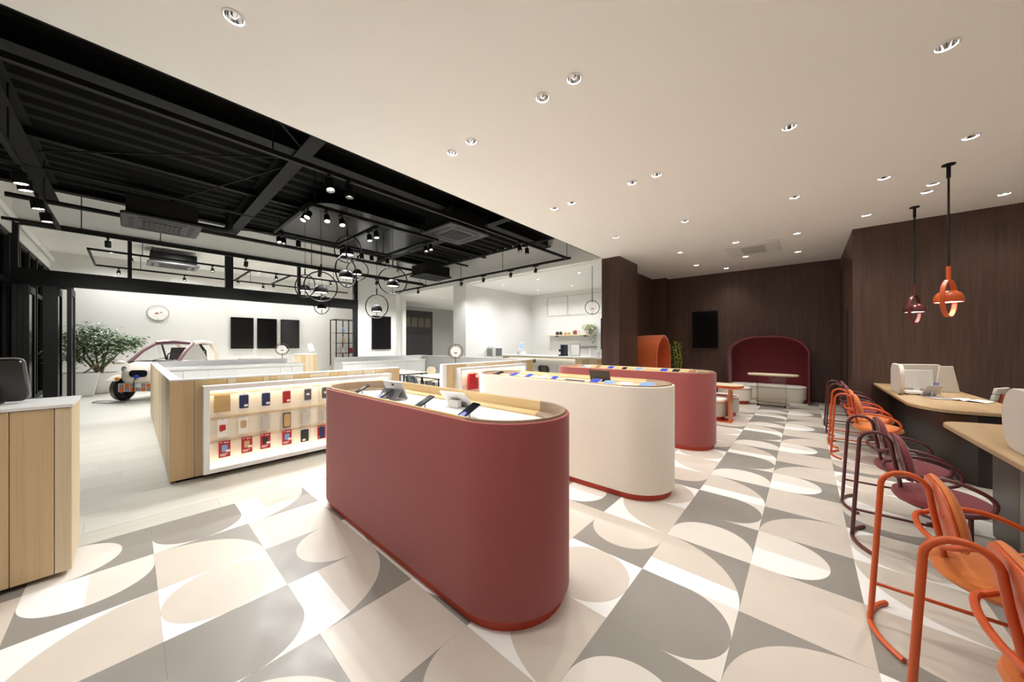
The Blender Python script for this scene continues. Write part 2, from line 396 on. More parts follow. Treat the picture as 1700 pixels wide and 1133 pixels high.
# ---- rooms behind the header wall
struct(G().box(-8.42, -8.27, 7.45, 10.75, 0, CZ).box(-8.42, -3.5, 10.6, 10.75, 0, CZ).done('wall_kitchen', whitewall, None, False))
struct(G().box(-8.5, -3.5, 7.3, 10.75, CZ-.04, CZ+.1).done('ceiling', M('kitchen_ceiling_paint', 'eeedea', .8, var=.01), None, False))
struct(G().box(-15.6, -15.4, 7.3, 17.6, 0, 3.4).box(-15.6, -8.42, 17.4, 17.6, 0, 3.4).box(-8.52, -8.42, 7.45, 17.4, 0, 3.4).done('wall_corridor', greywall, None, False))
struct(G().box(-15.6, -8.42, 7.3, 17.6, CZ-.02, CZ+.1).done('ceiling', ceilm, None, False))
# ---- dark veneer walls
DW = 10.8
struct(G().box(-3.5, .8, DW, DW+.2, 0, CZ).box(-3.5, -3.13, DW-.3, DW, 0, CZ).done('wall_dark_back', darkveneer, None, False))
struct(G().box(.61, .75, 8.35, DW, 0, CZ).box(.61, 3.3, 8.18, 8.35, 0, CZ).done('wall_dark_right', darkveneer, None, False))
struct(G().box(-3.55, -3.13, 7.2, 8.28, 0, CZ).box(-3.6, -3.5, 8.28, DW, 0, CZ).done('wall_dark_column', darkveneer, None, False))
struct(G().box(3.2, 3.4, -1.75, 8.3, 0, CZ+.1).done('wall_right', whitewall, None, False))
struct(G().box(.605, .612, 8.95, 9.35, 0, 2.05).done('door_2', M('dark_door', '241b18', .5), None, False))
struct(G().box(-3.1, .6, DW-.012, DW, 0, .07).box(.75, 3.2, 8.168, 8.18, 0, .07).done('baseboard_dark', darkveneer, None, False))
# ---- kitchen high window outline on its far wall
kw = G()
for x0, x1, z0, z1 in ((-7.5, -3.7, 3.16, 3.19), (-7.5, -3.7, 2.45, 2.48), (-7.5, -7.46, 2.45, 3.19), (-6.6, -6.56, 2.45, 3.19), (-5.6, -5.56, 2.45, 3.19)): kw.box(x0, x1, 10.58, 10.6, z0, z1)
struct(kw.done('window_3', M('pale_window_trim', 'd8d2c6', .6), None, False))

# ================================================================== CEILING FITTINGS
dl = thing('recessed_downlight', DL[0][2], 'downlight', (DL[0][0], DL[0][1], CZ), 0)
G().lathe([(.049, -.001), (.060, -.001), (.062, -.004), (.050, -.006), (.047, .0)], 28).done('trim_ring', white, dl, world=False)
G().lathe([(.049, -.002), (.044, .03), (.034, .06), (.026, .072)], 28).done('reflector', chrome, dl, world=False)
G().lathe([(.027, .071), (.012, .066), (.001, .065)], 20).done('lens', lampwhite, dl, world=False)
spot('lamp', dl, (0, 0, .05), (0, 0, -1), P_DOWN, WARM, 2.35, .9, .03)
for x, y, lb in DL[1:]: dup(dl, (x, y, CZ), 0, lb, 'recessed ceiling downlights')
dl['group'] = 'recessed ceiling downlights'
# unseen downlights of the same kind, added out of view to light the foreground
for x, y, lb in EX:
    r = dup(dl, (x, y, CZ), 0, lb, 'recessed ceiling downlights')
ac = thing('ceiling_air_conditioner', 'white two-way cassette air conditioner flush in the white ceiling', 'air conditioner', (-.81, 8.45, CZ))
G().prism(rrect(-1.24, -.37, 7.98, 8.95, .06), CZ-.03, CZ-.001, .008).done('panel', white, ac)
gr = G().prism(rrect(-1.0, -.6, 8.15, 8.75, .02), CZ-.036, CZ-.028).done('grille', M('grey_grille', 'c9c6c0', .6), ac)
for i in range(9): G().box(-.98, -.62, 8.18+.065*i, 8.2+.065*i, CZ-.04, CZ-.034).done('slat', M('grille_slat', 'b2afa9', .6), gr, False)
for xx in (-1.16, -.45): G().box(xx-.03, xx+.03, 8.1, 8.8, CZ-.034, CZ-.028).done('air_flap', white, ac)

# track frames
TZ = 3.45
trk = thing('lighting_track', 'large black rectangular lighting track hanging on rods below the open ceiling', 'lighting track', (-7, 3, TZ))
def rail(x0, x1, y0, y1, par, z=TZ): return G().box(x0, x1, y0, y1, z-.025, z+.025).done('rail', blackm, par, False)
e = .022
rail(-4.28-e, -4.28+e, -.84, 6.9, trk); rail(-9.98-e, -9.98+e, -.84, 6.9, trk); rail(-9.98, -4.28, -.84-e, -.84+e, trk); rail(-12.19, -4.2, 6.9-e, 6.9+e, trk)
for x, y in ((-4.28, 6.86), (-4.28, 4.2), (-4.28, 1.0), (-9.98, 6.8), (-9.98, 3.2), (-9.98, .4), (-9.98, -.6), (-8.4, -.84), (-6.2, -.84), (-6.4, 6.9), (-8.2, 6.9), (-9.3, 6.9), (-10.5, 6.9)):
    G().cyl((x, y, TZ), (x, y, DZ+.02 if x > -9.7 else WZ), .008, 6).done('hanging_rod', blackm, trk)
trk2 = thing('lighting_track', 'smaller black inner lighting track below the glossy ceiling panel', 'lighting track', (-6.35, 3, TZ))
rail(-5.45-e, -5.45+e, 1.72, 4.0, trk2); rail(-7.25-e, -7.25+e, 1.72, 4.0, trk2); rail(-7.25, -5.45, 1.72-e, 1.72+e, trk2); rail(-7.25, -5.45, 2.82-e, 2.82+e, trk2); rail(-7.25, -5.45, 3.9-e, 3.9+e, trk2)
for x, y in ((-5.45, 1.8), (-7.25, 1.8), (-5.45, 3.6), (-7.25, 3.8)): G().cyl((x, y, TZ), (x, y, DZ+.02), .008, 6).done('hanging_rod', blackm, trk2)
gp = tag(G().prism(rrect(-8.4, -6.0, 2.05, 4.7, .35, 8), 3.78, 3.82).done('ceiling_panel', M('black_mirror_panel', '09090a', .2, spec=.25), None, False), 'glossy black mirror panel hung above the inner lighting track', 'panel')
base(gp, (-7.2, 3.4, 3.78))
trk3 = thing('lighting_track', 'black lighting track in the white room beyond the glazed partition', 'lighting track', (-14.5, 2, 3.75))
for a in ((-13.3, -13.26, -.7, 6.6), (-15.9, -15.86, -.7, 6.6), (-15.9, -13.26, -.72, -.68), (-15.9, -13.26, 2.5, 2.54), (-15.9, -13.26, 3.6, 3.64)): rail(*a, trk3, 3.75)
for x, y in ((-13.28, .2), (-15.88, .2), (-13.28, 2.4), (-15.88, 3), (-13.28, 5), (-15.88, 5)): G().cyl((x, y, 3.75), (x, y, 4.2), .008, 6).done('hanging_rod', blackm, trk3)

# spotlights
def make_spot(name, label, r=.042, L=.115):
    t = thing(name, label, 'spotlight', (0, 0, 0), 0)
    G().box(-.09, .09, -.018, .018, -.05, -.022).done('adapter', blackm, t, False, world=False)
    G().cyl((0, 0, -.05), (0, 0, -.115), .009, 8).done('arm', blackm, t, world=False)
    return t
def head(t, tilt, az, r=.042, L=.115, power=P_TRACK, z=-.15, lit=True, rec=.035):
    m = Matrix.Translation((0, 0, z)) @ Matrix.Rotation(az, 4, 'Z') @ Matrix.Rotation(tilt, 4, 'Y')
    b = G().lathe([(.004, L/2), (r*.94, L/2), (r, L/2-.006), (r, -L/2), (r*.9, -L/2), (r*.86, -L/2+rec+.01), (.002, -L/2+rec+.01)], 20).xf(m).done('head', blackm, t, world=False)
    G().lathe([(r*.86, -L/2+rec), (.002, -L/2+rec-.002)], 18).xf(m).done('lens', lampwhite if lit else lampsoft, b, world=False)
    if power:
        d = m.to_3x3() @ Vector((0, 0, -1)); p = m @ Vector((0, 0, -L/2-.002)); spot('lamp', t, p, d, power, NEUT, 1.9, .8, .03)
SP = []
def sp(x, y, z, az, tilt, label, **k): SP.append((x, y, z, az, tilt, label, k))
ORD = ('nearest', 'second', 'third', 'fourth', 'fifth', 'sixth', 'farthest')
for i, x in enumerate((-6.77, -7.03, -7.85, -8.58)): sp(x, -.84, TZ, -PI/2, .12, f'black cylinder spotlight on the window-side track, {ORD[i]} from the camera', r=.06, L=.13, rec=.008)
for i, y in enumerate((1.57, 1.8)): sp(-4.28, y, TZ, PI, .35-.3*i, f'large black spotlight at the near end of the track beside the white ceiling, {("left", "right")[i]} one', r=.05, L=.15, power=40)
for i, y in enumerate((5.11, 5.34)): sp(-4.28, y, TZ, PI, .3-.2*i, f'black spotlight near the far corner beside the white ceiling, {("left", "right")[i]} one', power=50)
for i, x in enumerate((-10.6, -8.19, -7.18, -6.1, -5.24)): sp(x, 6.9, TZ, PI/2 if i % 2 else 0, .35, f'small black spotlight on the rail along the white header wall, number {ORD[i]} from the left' if i else 'small black spotlight on the header wall rail, leftmost above the grey opening', power=45)
for i, y in enumerate((-.29, 1.8, 3.4, 5.02, 5.74)): sp(-9.98, y, TZ, 0, .55, f'black spotlight on the rail in front of the glazed partition, {ORD[i]} from the window side')
for i, x in enumerate((-5.67, -5.5)): sp(x, 1.72, TZ, PI/2+.6, .5, f'lit spotlight on the near rail of the inner track, {("left", "right")[i]} of two', rec=.01, power=50)
for i, y in enumerate((1.96, 2.18)): sp(-5.45, y, TZ, PI-.2, .45, f'lit spotlight on the right rail of the inner track, {("left", "right")[i]} of two', rec=.01, power=50)
for i, y in enumerate((1.79, 1.86, 2.1)): sp(-7.25, y, TZ, PI, .5-.25*i, f'spotlight at the left corner of the inner track, {("leftmost", "middle", "right")[i]} of three', power=75)
for i, y in enumerate((2.9, 3.31, 3.53, 3.9)): sp(-7.25, y, TZ, PI, .2, f'spotlight on the far rail of the inner track, {ORD[i]} from the left', power=75)
for i, x in enumerate((-5.87, -5.62)): sp(x, 2.82, TZ, PI, .25, f'lit spotlight on the middle rung of the inner track, {("left", "right")[i]} of two', rec=.01, power=80)
for i, x in enumerate((-5.72, -5.56)): sp(x, 3.9, TZ, PI, .4, f'{("left", "right")[i]} lit spotlight on the last inner-track rung by the air conditioner')
for i, (x, y) in enumerate(((-13.28, .0), (-15.88, -.25), (-13.28, 1.6), (-15.88, 1.2), (-15.2, 2.52), (-13.28, 3.2), (-15.88, 3.4), (-15.4, 3.62), (-13.28, 4.9))):
    sp(x, y, 3.75, PI, .4, f'spotlight beyond the glazed partition, {("first", "second", "third", "fourth", "fifth", "sixth", "seventh", "eighth", "ninth")[i]} from the window side', power=P_TRACK)
for x, y, z, az, tilt, lb, k in SP:
    t = make_spot('track_spotlight', lb); head(t, tilt, az, **k)
    t.location = (x, y, z); t['group'] = 'black track spotlights'

# cassette air conditioners in the black ceiling
def acbox(x0, x1, y0, y1, z, label, col, c2):
    t = thing('cassette_air_conditioner', label, 'air conditioner', ((x0+x1)/2, (y0+y1)/2, z))
    G().prism(rrect(x0, x1, y0, y1, .05), z, z+.05, .012).done('panel', col, t)
    G().box(x0+.06, x1-.06, y0+.06, y1-.06, z+.05, z+.34).done('housing', blackm, t, False)
    g = G().box(x0+.25, x1-.25, y0+.25, y1-.25, z-.008, z+.002).done('grille', c2, t, False)
    for i in range(8): yy = y0+.27+(y1-y0-.54)*i/7; G().box(x0+.26, x1-.26, yy-.008, yy+.008, z-.013, z-.007).done('slat', blackm, g, False)
    for a in ((x0+.09, x0+.15, y0+.2, y1-.2), (x1-.15, x1-.09, y0+.2, y1-.2), (x0+.2, x1-.2, y0+.09, y0+.15), (x0+.2, x1-.2, y1-.15, y1-.09)): G().box(*a, z-.006, z+.002).done('air_flap', c2, t, False)
    for xx in (x0+.1, x1-.1):
        for yy in (y0+.1, y1-.1): G().cyl((xx, yy, z+.3), (xx, yy, DZ+.02 if z < 3.6 else 4.2), .008, 6).done('hanging_rod', blackm, t)
    return t
dgrey = M('charcoal_plastic', '2f2f31', .55)
mgrey = M('dark_grille', '1d1d1f', .6)
acbox(-5.6, -4.66, 3.7, 4.65, 3.52, 'charcoal four-way cassette air conditioner beside the white ceiling edge', dgrey, mgrey)
acbox(-9.3, -8.45, 5.72, 6.75, 3.49, 'black cassette air conditioner far back above the header rail', blackm, mgrey)
a1 = acbox(-9.2, -8.2, -.12, .86, 3.5, 'charcoal cassette air conditioner at upper left, hung low beside pipes', dgrey, mgrey)
G().tube([(-8.7, .8, 3.66), (-8.7, 1.2, 3.66)]+arc((-8.7, 1.2, 3.76), .1, -PI/2, 0, 6, (0, 1, 0), (0, 0, 1))+[(-8.7, 1.3, 4.1)], .06, 12).done('duct_pipe', blacksteel, a1)
acbox(-14.9, -14.0, .3, 1.4, 3.75, 'grey cassette air conditioner seen through the glass beyond the partition', M('mid_grey_plastic', '77777a', .5), mgrey)
for i, (pts, lb) in enumerate((([(-8.0, -1.3, 3.86), (-8.0, 7.0, 3.86)], 'black pipe running under the open ceiling in front of the first air conditioner'), ([(-11.9, 6.3, 3.8), (-3.7, 6.3, 3.8)], 'black conduit near the header wall high under the deck'), ([(-9.4, -1.3, 3.75), (-9.4, 7.0, 3.75)], 'black pipe crossing in front of the partition wall top'), ([(-10.6, -1.5, 3.62), (-10.6, 7.1, 3.62)], 'thin black pipe close to the white partition wall'))):
    o = G().tube(pts, .03 if i != 2 else .04, 8).done('ceiling_pipe', blacksteel); base(o, pts[0]); tag(o, lb, 'pipe', 'pipes under the open ceiling')

# ring pendants
pendblack = M('pendant_black', '0a0a0a', .55, var=.1, spec=.25)
def ring_pendant(c, rot, label, col=pendblack, R=.235, shade_r=.10, ztop=DZ, power=P_RING, stem=.12, tr=.010):
    t = thing('ring_pendant_lamp', label, 'pendant lamp', (c[0], c[1], c[2]), rot)
    G().tube([(R*math.cos(a), 0, R*math.sin(a)) for a in [2*PI*i/40 for i in range(40)]], tr, 8, True).done('ring', col, t, world=False)
    zb = -R*.42
    G().lathe([(.004, zb+shade_r*1.25), (shade_r*.45, zb+shade_r*1.2), (shade_r*.8, zb+shade_r*.95), (shade_r, zb+shade_r*.5), (shade_r, zb), (shade_r*.94, zb), (shade_r*.9, zb+.02)], 24).done('shade', col, t, world=False)
    G().lathe([(shade_r*.92, zb+.008), (.002, zb+.004)], 20).done('lens', lampsoft, t, world=False)
    G().cyl((0, 0, zb), (0, 0, -R), .008, 8).done('lower_stem', col, t, world=False)
    G().cyl((0, 0, R), (0, 0, R+stem), .012, 8).done('stem', col, t, world=False)
    G().cyl((0, 0, R+stem), (0, 0, ztop-c[2]+(.065 if ztop == DZ else 0)), .004 if ztop == DZ else .011, 6).done('cord', blackm, t, world=False)
    spot('lamp', t, (0, 0, zb-.005), (0, 0, -1), power, NEUT, 2.4, .9, .06)
    return t
RP = [((-6.07, 2.52, 3.07), .7, 'black ring pendant hung highest, against the glossy black panel'), ((-5.25, 2.16, 2.5), 2.1, 'narrow-looking black ring pendant seen nearly edge-on below the highest one'),
 ((-8.0, 3.55, 3.15), 1.05, 'small black ring pendant right of the edge-on one'), ((-7.8, 2.38, 2.6), .55, 'leftmost black ring pendant of the lower cluster'),
 ((-5.78, 1.99, 2.31), 1.45, 'tall black ring pendant in the middle of the lower cluster'), ((-9.3, 3.22, 2.4), .5, 'lowest black ring pendant in front of the partition beam'),
 ((-6.36, 3.2, 2.14), .6, 'large face-on black ring pendant in front of the pier screen'), ((-5.39, 3.0, 2.5), 1.05, 'black ring pendant at the right of the cluster')]
for c, r, lb in RP: ring_pendant(c, r, lb)['group'] = 'black ring pendants'
def dome_pendant(x, y, label, colr):
    t = thing('dome_pendant_lamp', label, 'pendant lamp', (x, y, 1.95), 1.05)
    zt = CZ-1.95
    G().lathe([(.002, zt), (.05, zt), (.05, zt-.012), (.012, zt-.014)], 20).done('ceiling_rose', blackm, t, world=False)
    G().cyl((0, 0, zt-.01), (0, 0, zt-.15), .016, 10).done('upper_sleeve', blackm, t, world=False)
    G().cyl((0, 0, zt-.1), (0, 0, .28), .0095, 8).done('rod', blackm, t, world=False)
    G().cyl((0, 0, .3), (0, 0, .15), .017, 12).done('sleeve', colr, t, world=False)
    o = rrect(-.02, .02, -.006, .006, .005, 3); lo = []
    for i in range(40):
        a = 2*PI*i/40; ct = Vector((.135*math.cos(a), 0, -.05+.20*math.sin(a))); n = Vector((math.cos(a), 0, math.sin(a)))
        lo.append([ct+n*q[1]+Vector((0, q[0], 0)) for q in o])
    G().loft(lo, wrap=True).done('ring', colr, t, world=False)
    G().lathe([(.006, .035), (.05, .028), (.085, .005), (.103, -.03), (.108, -.07), (.107, -.095), (.101, -.095), (.099, -.07)], 32).done('shade', colr, t, world=False)
    G().lathe([(.100, -.09), (.002, -.092)], 28).done('lens', lampsoft, t, world=False)
    spot('lamp', t, (0, 0, -.1), (0, 0, -1), 14, WARM, 2.4, .9, .08); return t
dome_pendant(1.18, 5.91, 'orange dome pendant with vertical ring on a black rod', orangem)
dome_pendant(1.18, 7.43, 'wine-coloured dome pendant with vertical ring on a black rod', M('wine_metallic', '6d3a3c', .25, .4))

# ================================================================== ISLANDS
def island(yc, fab, label, deckm, xc=-2.16, L=.86, zk=.938):
    r = .35; q = zk-.938; t = thing('display_island', label, 'display counter', (xc, yc, 0))
    st = lambda d, z: [(x, y, z) for x, y in stadium(L, r, d)]
    G().loft([st(.028, 0), st(.028, .07)]).done('plinth', redplinth, t, world=False)
    G().loft([st(.03, .052), st(.012, .054), (st(.003, .060)), st(0, .072), st(0, 1.004), st(.003, 1.012), st(.010, 1.015), st(.021, 1.013), st(.022, .90)], True, True).done('body', fab, t, world=False)
    G().loft([st(.021, .92), st(.021, 1.022), st(.023, 1.025), st(.036, 1.025), st(.040, 1.02), st(.044, .972+q*.9), st(.052, .958+q), st(.07, .958+q), st(.085, .955+q), st(.094, .945+q), st(.096, .92+q)], False, False,
             mfun=lambda c: 1 if abs(c.x) > L+.01 else 0).done('rim', [rimoak, rimdark], t, world=False)
    G().loft([st(.096, .90), st(.096, .936+q), st(.1, .938+q)]).done('deck', deckm, t, world=False)
    return t
island(1.45, redfab, 'long burgundy upholstered display island nearest the camera, with white deck', white)
island(3.28, creamfab, 'long cream upholstered display island in the middle of the row', oak2, -2.12, zk=.985)
island(5.15, redfab, 'burgundy upholstered display island farthest back, behind the cream one', oak2, -2.106, zk=.99)
scr_blue = M('lit_blue_screen', '2d45b8', .2, var=.5, vs=30); scr_sky = M('pale_blue_screen', '7fa3d6', .2, var=.3, vs=30)
phonedk = M('dark_phone_glass', '10111d', .1, var=.5, vs=30); silver = M('silver_plastic', 'bfc0c2', .35, .3)
def phone(x, y, z, L, w_, tilt, rz, label, scr, edge=None, stand=True, name='smartphone', cat='phone'):
    t = thing(name, label, cat, (x, y, z), rz)
    m = Matrix.Translation((0, 0, .012 if not tilt else L/2*math.sin(tilt)+.006)) @ Matrix.Rotation(tilt, 4, 'X')
    G().prism(rrect(-w_/2, w_/2, -L/2, L/2, min(w_, L)*.09, 3), -.004, .004).xf(m).done('body', edge or blackm, t, False, world=False)
    G().prism(rrect(-w_/2+.003, w_/2-.003, -L/2+.003, L/2-.003, min(w_, L)*.08, 3), .004, .0047).xf(m).done('screen', scr, t, False, world=False)
    if stand:
        h = L*.62*math.sin(tilt) if tilt else .008
        G().prism([(-w_*.35, -L*.25), (w_*.35, -L*.25), (w_*.35, L*.3), (-w_*.35, L*.3)], 0, .008).done('stand_base', white, t, False, world=False)
        if tilt: G().cyl((0, L*.12*math.cos(tilt), .004), (0, L*.12*math.cos(tilt), .006+L/2*math.sin(tilt)+L*.08*math.sin(tilt)), .008, 8).done('stand_post', white, t, world=False)
    return t
zd = .938
for x, lb, s in ((-2.99, 'black phone on a tilted stand, leftmost on the near red island', phonedk), (-2.58, 'phone with blue lit screen beside the propped silver tablet on the near island', phonedk), (-2.02, 'black phone in the middle of the near red island deck', phonedk), (-1.55, 'phone with purple screen picture near the right end of the near red island', phonedk)):
    p_ = phone(x, 1.35, zd+.002, .17, .078, .5, -.15, lb, s); p_['group'] = 'phones on the near red island'
    if 'blue lit' in lb or 'purple' in lb:
        mm_ = Matrix.Translation((0, 0, .17/2*math.sin(.5)+.006)) @ Matrix.Rotation(.5, 4, 'X')
        G().prism(rrect(-.02, .03, -.06, -.01, .02, 4), .0047, .0051).xf(mm_).done('screen_picture', scr_blue, p_, False, world=False)
# tablet with kickstand, back to the camera
t = thing('tablet_computer', 'silver tablet propped on its kickstand, back turned, on the near red island', 'tablet', (-2.60, 1.47, zd+.002), .06)
m = Matrix.Translation((0, 0, .075)) @ Matrix.Rotation(PI/2+.42, 4, 'X')
G().prism(rrect(-.135, .135, -.08, .08, .012, 3), -.004, .004).xf(m).done('body', silver, t, False, world=False)
G().prism(rrect(-.13, .13, -.075, .075, .01, 3), -.0048, -.004).xf(m).done('screen', screenm, t, False, world=False)
G().prism(rrect(-.015, .015, -.01, .01, .004, 3), .004, .0055).xf(m @ Matrix.Translation((0, .05, 0))).done('camera_bump', blackm, t, False, world=False)
G().obox(Matrix.Translation((0, -.055, .042)) @ Matrix.Rotation(PI/2-.62, 4, 'X'), .25, .1, .004).done('kickstand', M('dark_silver', '8d8e90', .35, .4), t, False, world=False)
t = thing('tablet_computer', 'white tablet leaning over the wooden edge of the near red island', 'tablet', (-1.93, 1.58, zd+.002), .1)
m = Matrix.Translation((0, 0, .055)) @ Matrix.Rotation(PI/2+.75, 4, 'X')
G().prism(rrect(-.13, .13, -.075, .075, .012, 3), -.004, .004).xf(m).done('body', white, t, False, world=False)
G().prism(rrect(-.02, .02, -.012, .012, .008, 3), .004, .006).xf(m @ Matrix.Translation((.07, -.03, 0))).done('camera_bump', silver, t, False, world=False)
G().obox(Matrix.Translation((0, -.02, .025)), .1, .04, .05).done('stand_block', white, t, False, world=False)
# devices on the cream island
i2 = [(-3.05, 3.22, .075, .15, phonedk, 'black phone at the far left end of the cream island'), (-2.86, 3.30, .07, .14, brownicon, 'brown phone case beside the black phone on the cream island'), (-2.74, 3.18, .09, .16, scr_blue, 'blue-and-white device with red trim, left part of the cream island'),
 (-2.50, 3.17, .09, .15, scr_blue, 'blue tablet-like phone left of centre on the cream island'), (-2.32, 3.22, .1, .12, white, 'white info card left of centre on the cream island'), (-2.12, 3.15, .075, .14, scr_blue, 'white phone with blue screen at the centre of the cream island'),
 (-1.86, 3.14, .26, .07, M('navy_bar', '252a5a', .3), 'long dark blue bar-shaped device at the front of the cream island'), (-1.63, 3.17, .1, .15, scr_blue, 'bright blue phone in front of the dark tablet on the cream island'), (-1.47, 3.15, .11, .13, scr_sky, 'grey-blue phone right of the dark tablet on the cream island'),
 (-1.30, 3.16, .12, .12, white, 'white spec card near the right end of the cream island'), (-1.12, 3.2, .13, .14, scr_sky, 'light blue tablet at the right end of the cream island')]
for x, y, w_, L, s, lb in i2: phone(x, y-.02, .988, L, w_, .25, random.uniform(-.2, .2), lb, s, white if s is not phonedk else None)['group'] = 'devices on the cream island'
t = thing('tablet_computer', 'dark upright tablet seen from behind at the rear of the cream island', 'tablet', (-1.72, 3.44, .986), -.05)
G().obox(Matrix.Translation((0, 0, .06)) @ Matrix.Rotation(.3, 4, 'X'), .25, .009, .13).done('body', M('dark_tablet', '45403b', .5), t, False, .003, world=False)
G().obox(Matrix.Translation((0, .04, .005)), .16, .08, .01).done('stand_base', blackm, t, False, world=False)
i3 = [(-3.0, 5.12, .1, .14, brownicon, 'brown phone at the far left end of the back red island'), (-2.78, 5.1, .1, .14, scr_sky, 'grey-blue phone, second from left on the back red island'), (-2.56, 5.08, .08, .14, brownicon, 'tan card left of the blue phone on the back red island'), (-2.33, 5.06, .1, .14, scr_blue, 'dark blue phone left of centre on the back red island'), (-2.1, 5.05, .08, .12, phonedk, 'small dark phone at the centre of the back red island'), (-1.88, 5.04, .1, .14, scr_sky, 'pale blue phone at the centre right of the back red island'), (-1.52, 5.05, .1, .14, scr_blue, 'white phone with blue icons, right part of the back red island'), (-1.36, 5.05, .1, .14, phonedk, 'grey phone beside the blue icons, right part of the back red island'), (-1.16, 5.08, .1, .12, brownicon, 'tan case at the right end of the back red island')]
for x, y, w_, L, s, lb in i3: phone(x, y-.03, .993, L, w_, .3, 0, lb, s, white)['group'] = 'devices on the back red island'

# ================================================================== RECEPTION COUNTER (left foreground)
rc = thing('reception_counter', 'pale wood reception counter with white top in the left foreground', 'counter', (-3.58, -.9, 0))
G().box(-3.83, -3.37, -1.58, -.255, .03, 1.0).done('carcass', oak2, rc, False)
G().box(-3.8, -3.42, -1.58, -.28, 0, .04).done('toe_kick', blackm, rc, False)
for a, b, mm in ((-1.1, -.757, oak), (-.753, -.452, oak), (-.449, -.302, oak), (-.299, -.238, oak2)): G().box(-3.37, -3.352, a, b, .03, 1.014).done('wood_panel', mm, rc, False, .0015)
G().box(-3.836, -3.3715, -.255, -.238, .03, 1.014).done('end_panel', oak2, rc, False, .0015)
G().box(-3.85, -3.345, -1.58, -.232, 1.017, 1.036).done('countertop', white, rc, False, .002)
mo = thing('register_monitor', 'black touch register monitor seen from behind on the reception counter', 'monitor', (-3.60, -.62, 1.036), -.12)
m = Matrix.Translation((0, 0, .155)) @ Matrix.Rotation(-.42, 4, 'Y')
G().prism(rrect(-.15, .12, -.2, .2, .03, 4), -.015, .015).xf(Matrix.Translation((0, 0, .13)) @ Matrix.Rotation(PI/2+.36, 4, 'Y')).done('housing', M('piano_black', '1b1a19', .22), mo, True, .004, world=False)
G().prism(rrect(-.155, .125, -.205, .205, .032, 4), -.019, -.015).xf(Matrix.Translation((0, 0, .13)) @ Matrix.Rotation(PI/2+.36, 4, 'Y')).done('bezel', silver, mo, True, world=False)
G().obox(Matrix.Translation((.03, -.05, .07)) @ Matrix.Rotation(-.3, 4, 'Y'), .05, .11, .15).done('stand_neck', blackm, mo, False, .006, world=False)
G().prism(rrect(-.11, .12, -.16, .1, .02, 3), 0, .015).done('stand_base', blackm, mo, False, world=False)

# ================================================================== DISPLAY UNIT 1
U = -4.74
d1 = thing('display_counter', 'U-shaped white counter clad in pale wood with lit accessory shelf', 'display counter', (U-1, 1.5, 0))
G().box(U-.075, U-.018, .27, 2.74, .03, 1.02).done('front_wall', white, d1, False)
G().box(-9.7, U-.018, .27, .33, .03, 1.02).done('side_wall', white, d1, False)
G().box(-9.7, -9.62, .27, 2.55, .03, 1.05).done('back_wall', white, d1, False)
G().box(-9.62, -9.05, .34, 2.72, .03, .9).done('cabinet', white, d1, False)
G().box(-9.63, -9.02, .335, 2.75, .9, .94).done('cabinet_top', white, d1, False, .003)
for a, b in ((.36, .66), (.665, 1.02), (1.025, 2.25), (2.255, 2.48), (2.485, 2.71)): G().box(-9.05, -9.03, a, b, .06, .87).done('cabinet_door', white, d1, False, .002)
G().box(U-.07, U-.03, .3, 2.7, 0, .03).box(-9.6, U-.05, .3, .33, 0, .03).done('toe_kick', blackm, d1, False)
jo = [.253, .431, .513, .694, .772, 1.02, 1.075, 1.148, 1.325, 1.496, 1.683, 1.737, 1.849, 1.955, 2.184, 2.367, 2.502, 2.755]
mm = [oak, oak, oak3, oak2, oak3, oak2, oak3, oak2, oak3, oak2, oak2, oak3, oak3, oak2, oak2, oak, oak]
for i in range(17): G().box(U-.018, U, jo[i]+.0015, jo[i+1]-.0015, .025, 1.022).done('wood_panel', mm[i], d1, False, .0012)
for i in range(20): xx = U-.004-i*.248; G().box(xx-.246, xx, .252, .27, .025, 1.022).done('wood_panel', (oak2, oak, oak2)[i % 3], d1, False, .0012)
G().box(U-.08, U+.002, .25, 2.758, 1.024, 1.04).done('front_top', white, d1, False, .002)
G().box(-9.72, U-.08, .25, .335, 1.024, 1.04).done('side_top', white, d1, False, .002)
# lit shelf frame
def frame(x0, x1, y0, y1, z0, z1, a=.05):
    o = [(y0, z0), (y1, z0), (y1, z1), (y0, z1)]; i_ = [(y0+a, z0+a-.005), (y1-a, z0+a-.005), (y1-a, z1-a), (y0+a, z1-a)]
    f = lambda q, x: [(x, y, z) for y, z in q]
    return G().loft([f(o, x0), f(o, x1), f(i_, x1), f(i_, x0)], wrap=True)
sh = frame(U, U+.14, .485, 2.54, .06, .965).done('shelf_frame', white, d1, False, .003)
G().box(U+.0, U+.012, .535, 2.49, .105, .915).done('back_panel', M('cream_back_panel', 'efe6d4', .6, var=.01), sh, False)
for z in (.865, .595, .34): G().box(U+.012, U+.024, .54, 2.485, z, z+.022).done('hook_rail', oak2, sh, False)
for y in (.545, 1.50, 1.60):
    g = G()
    for k in range(26): g.box(U+.012, U+.0135, y-.003, y+.003, .14+k*.029, .152+k*.029)
    g.done('slotted_strip', M('slot_grey', '6d675e', .6), sh, False)['kind'] = 'stuff'
for z, s_ in ((.913, -1), (.107, 1)): G().box(U+.02, U+.10, .55, 2.475, min(z, z+s_*.006), max(z, z+s_*.006)).done('led_strip', stripm, sh, False)
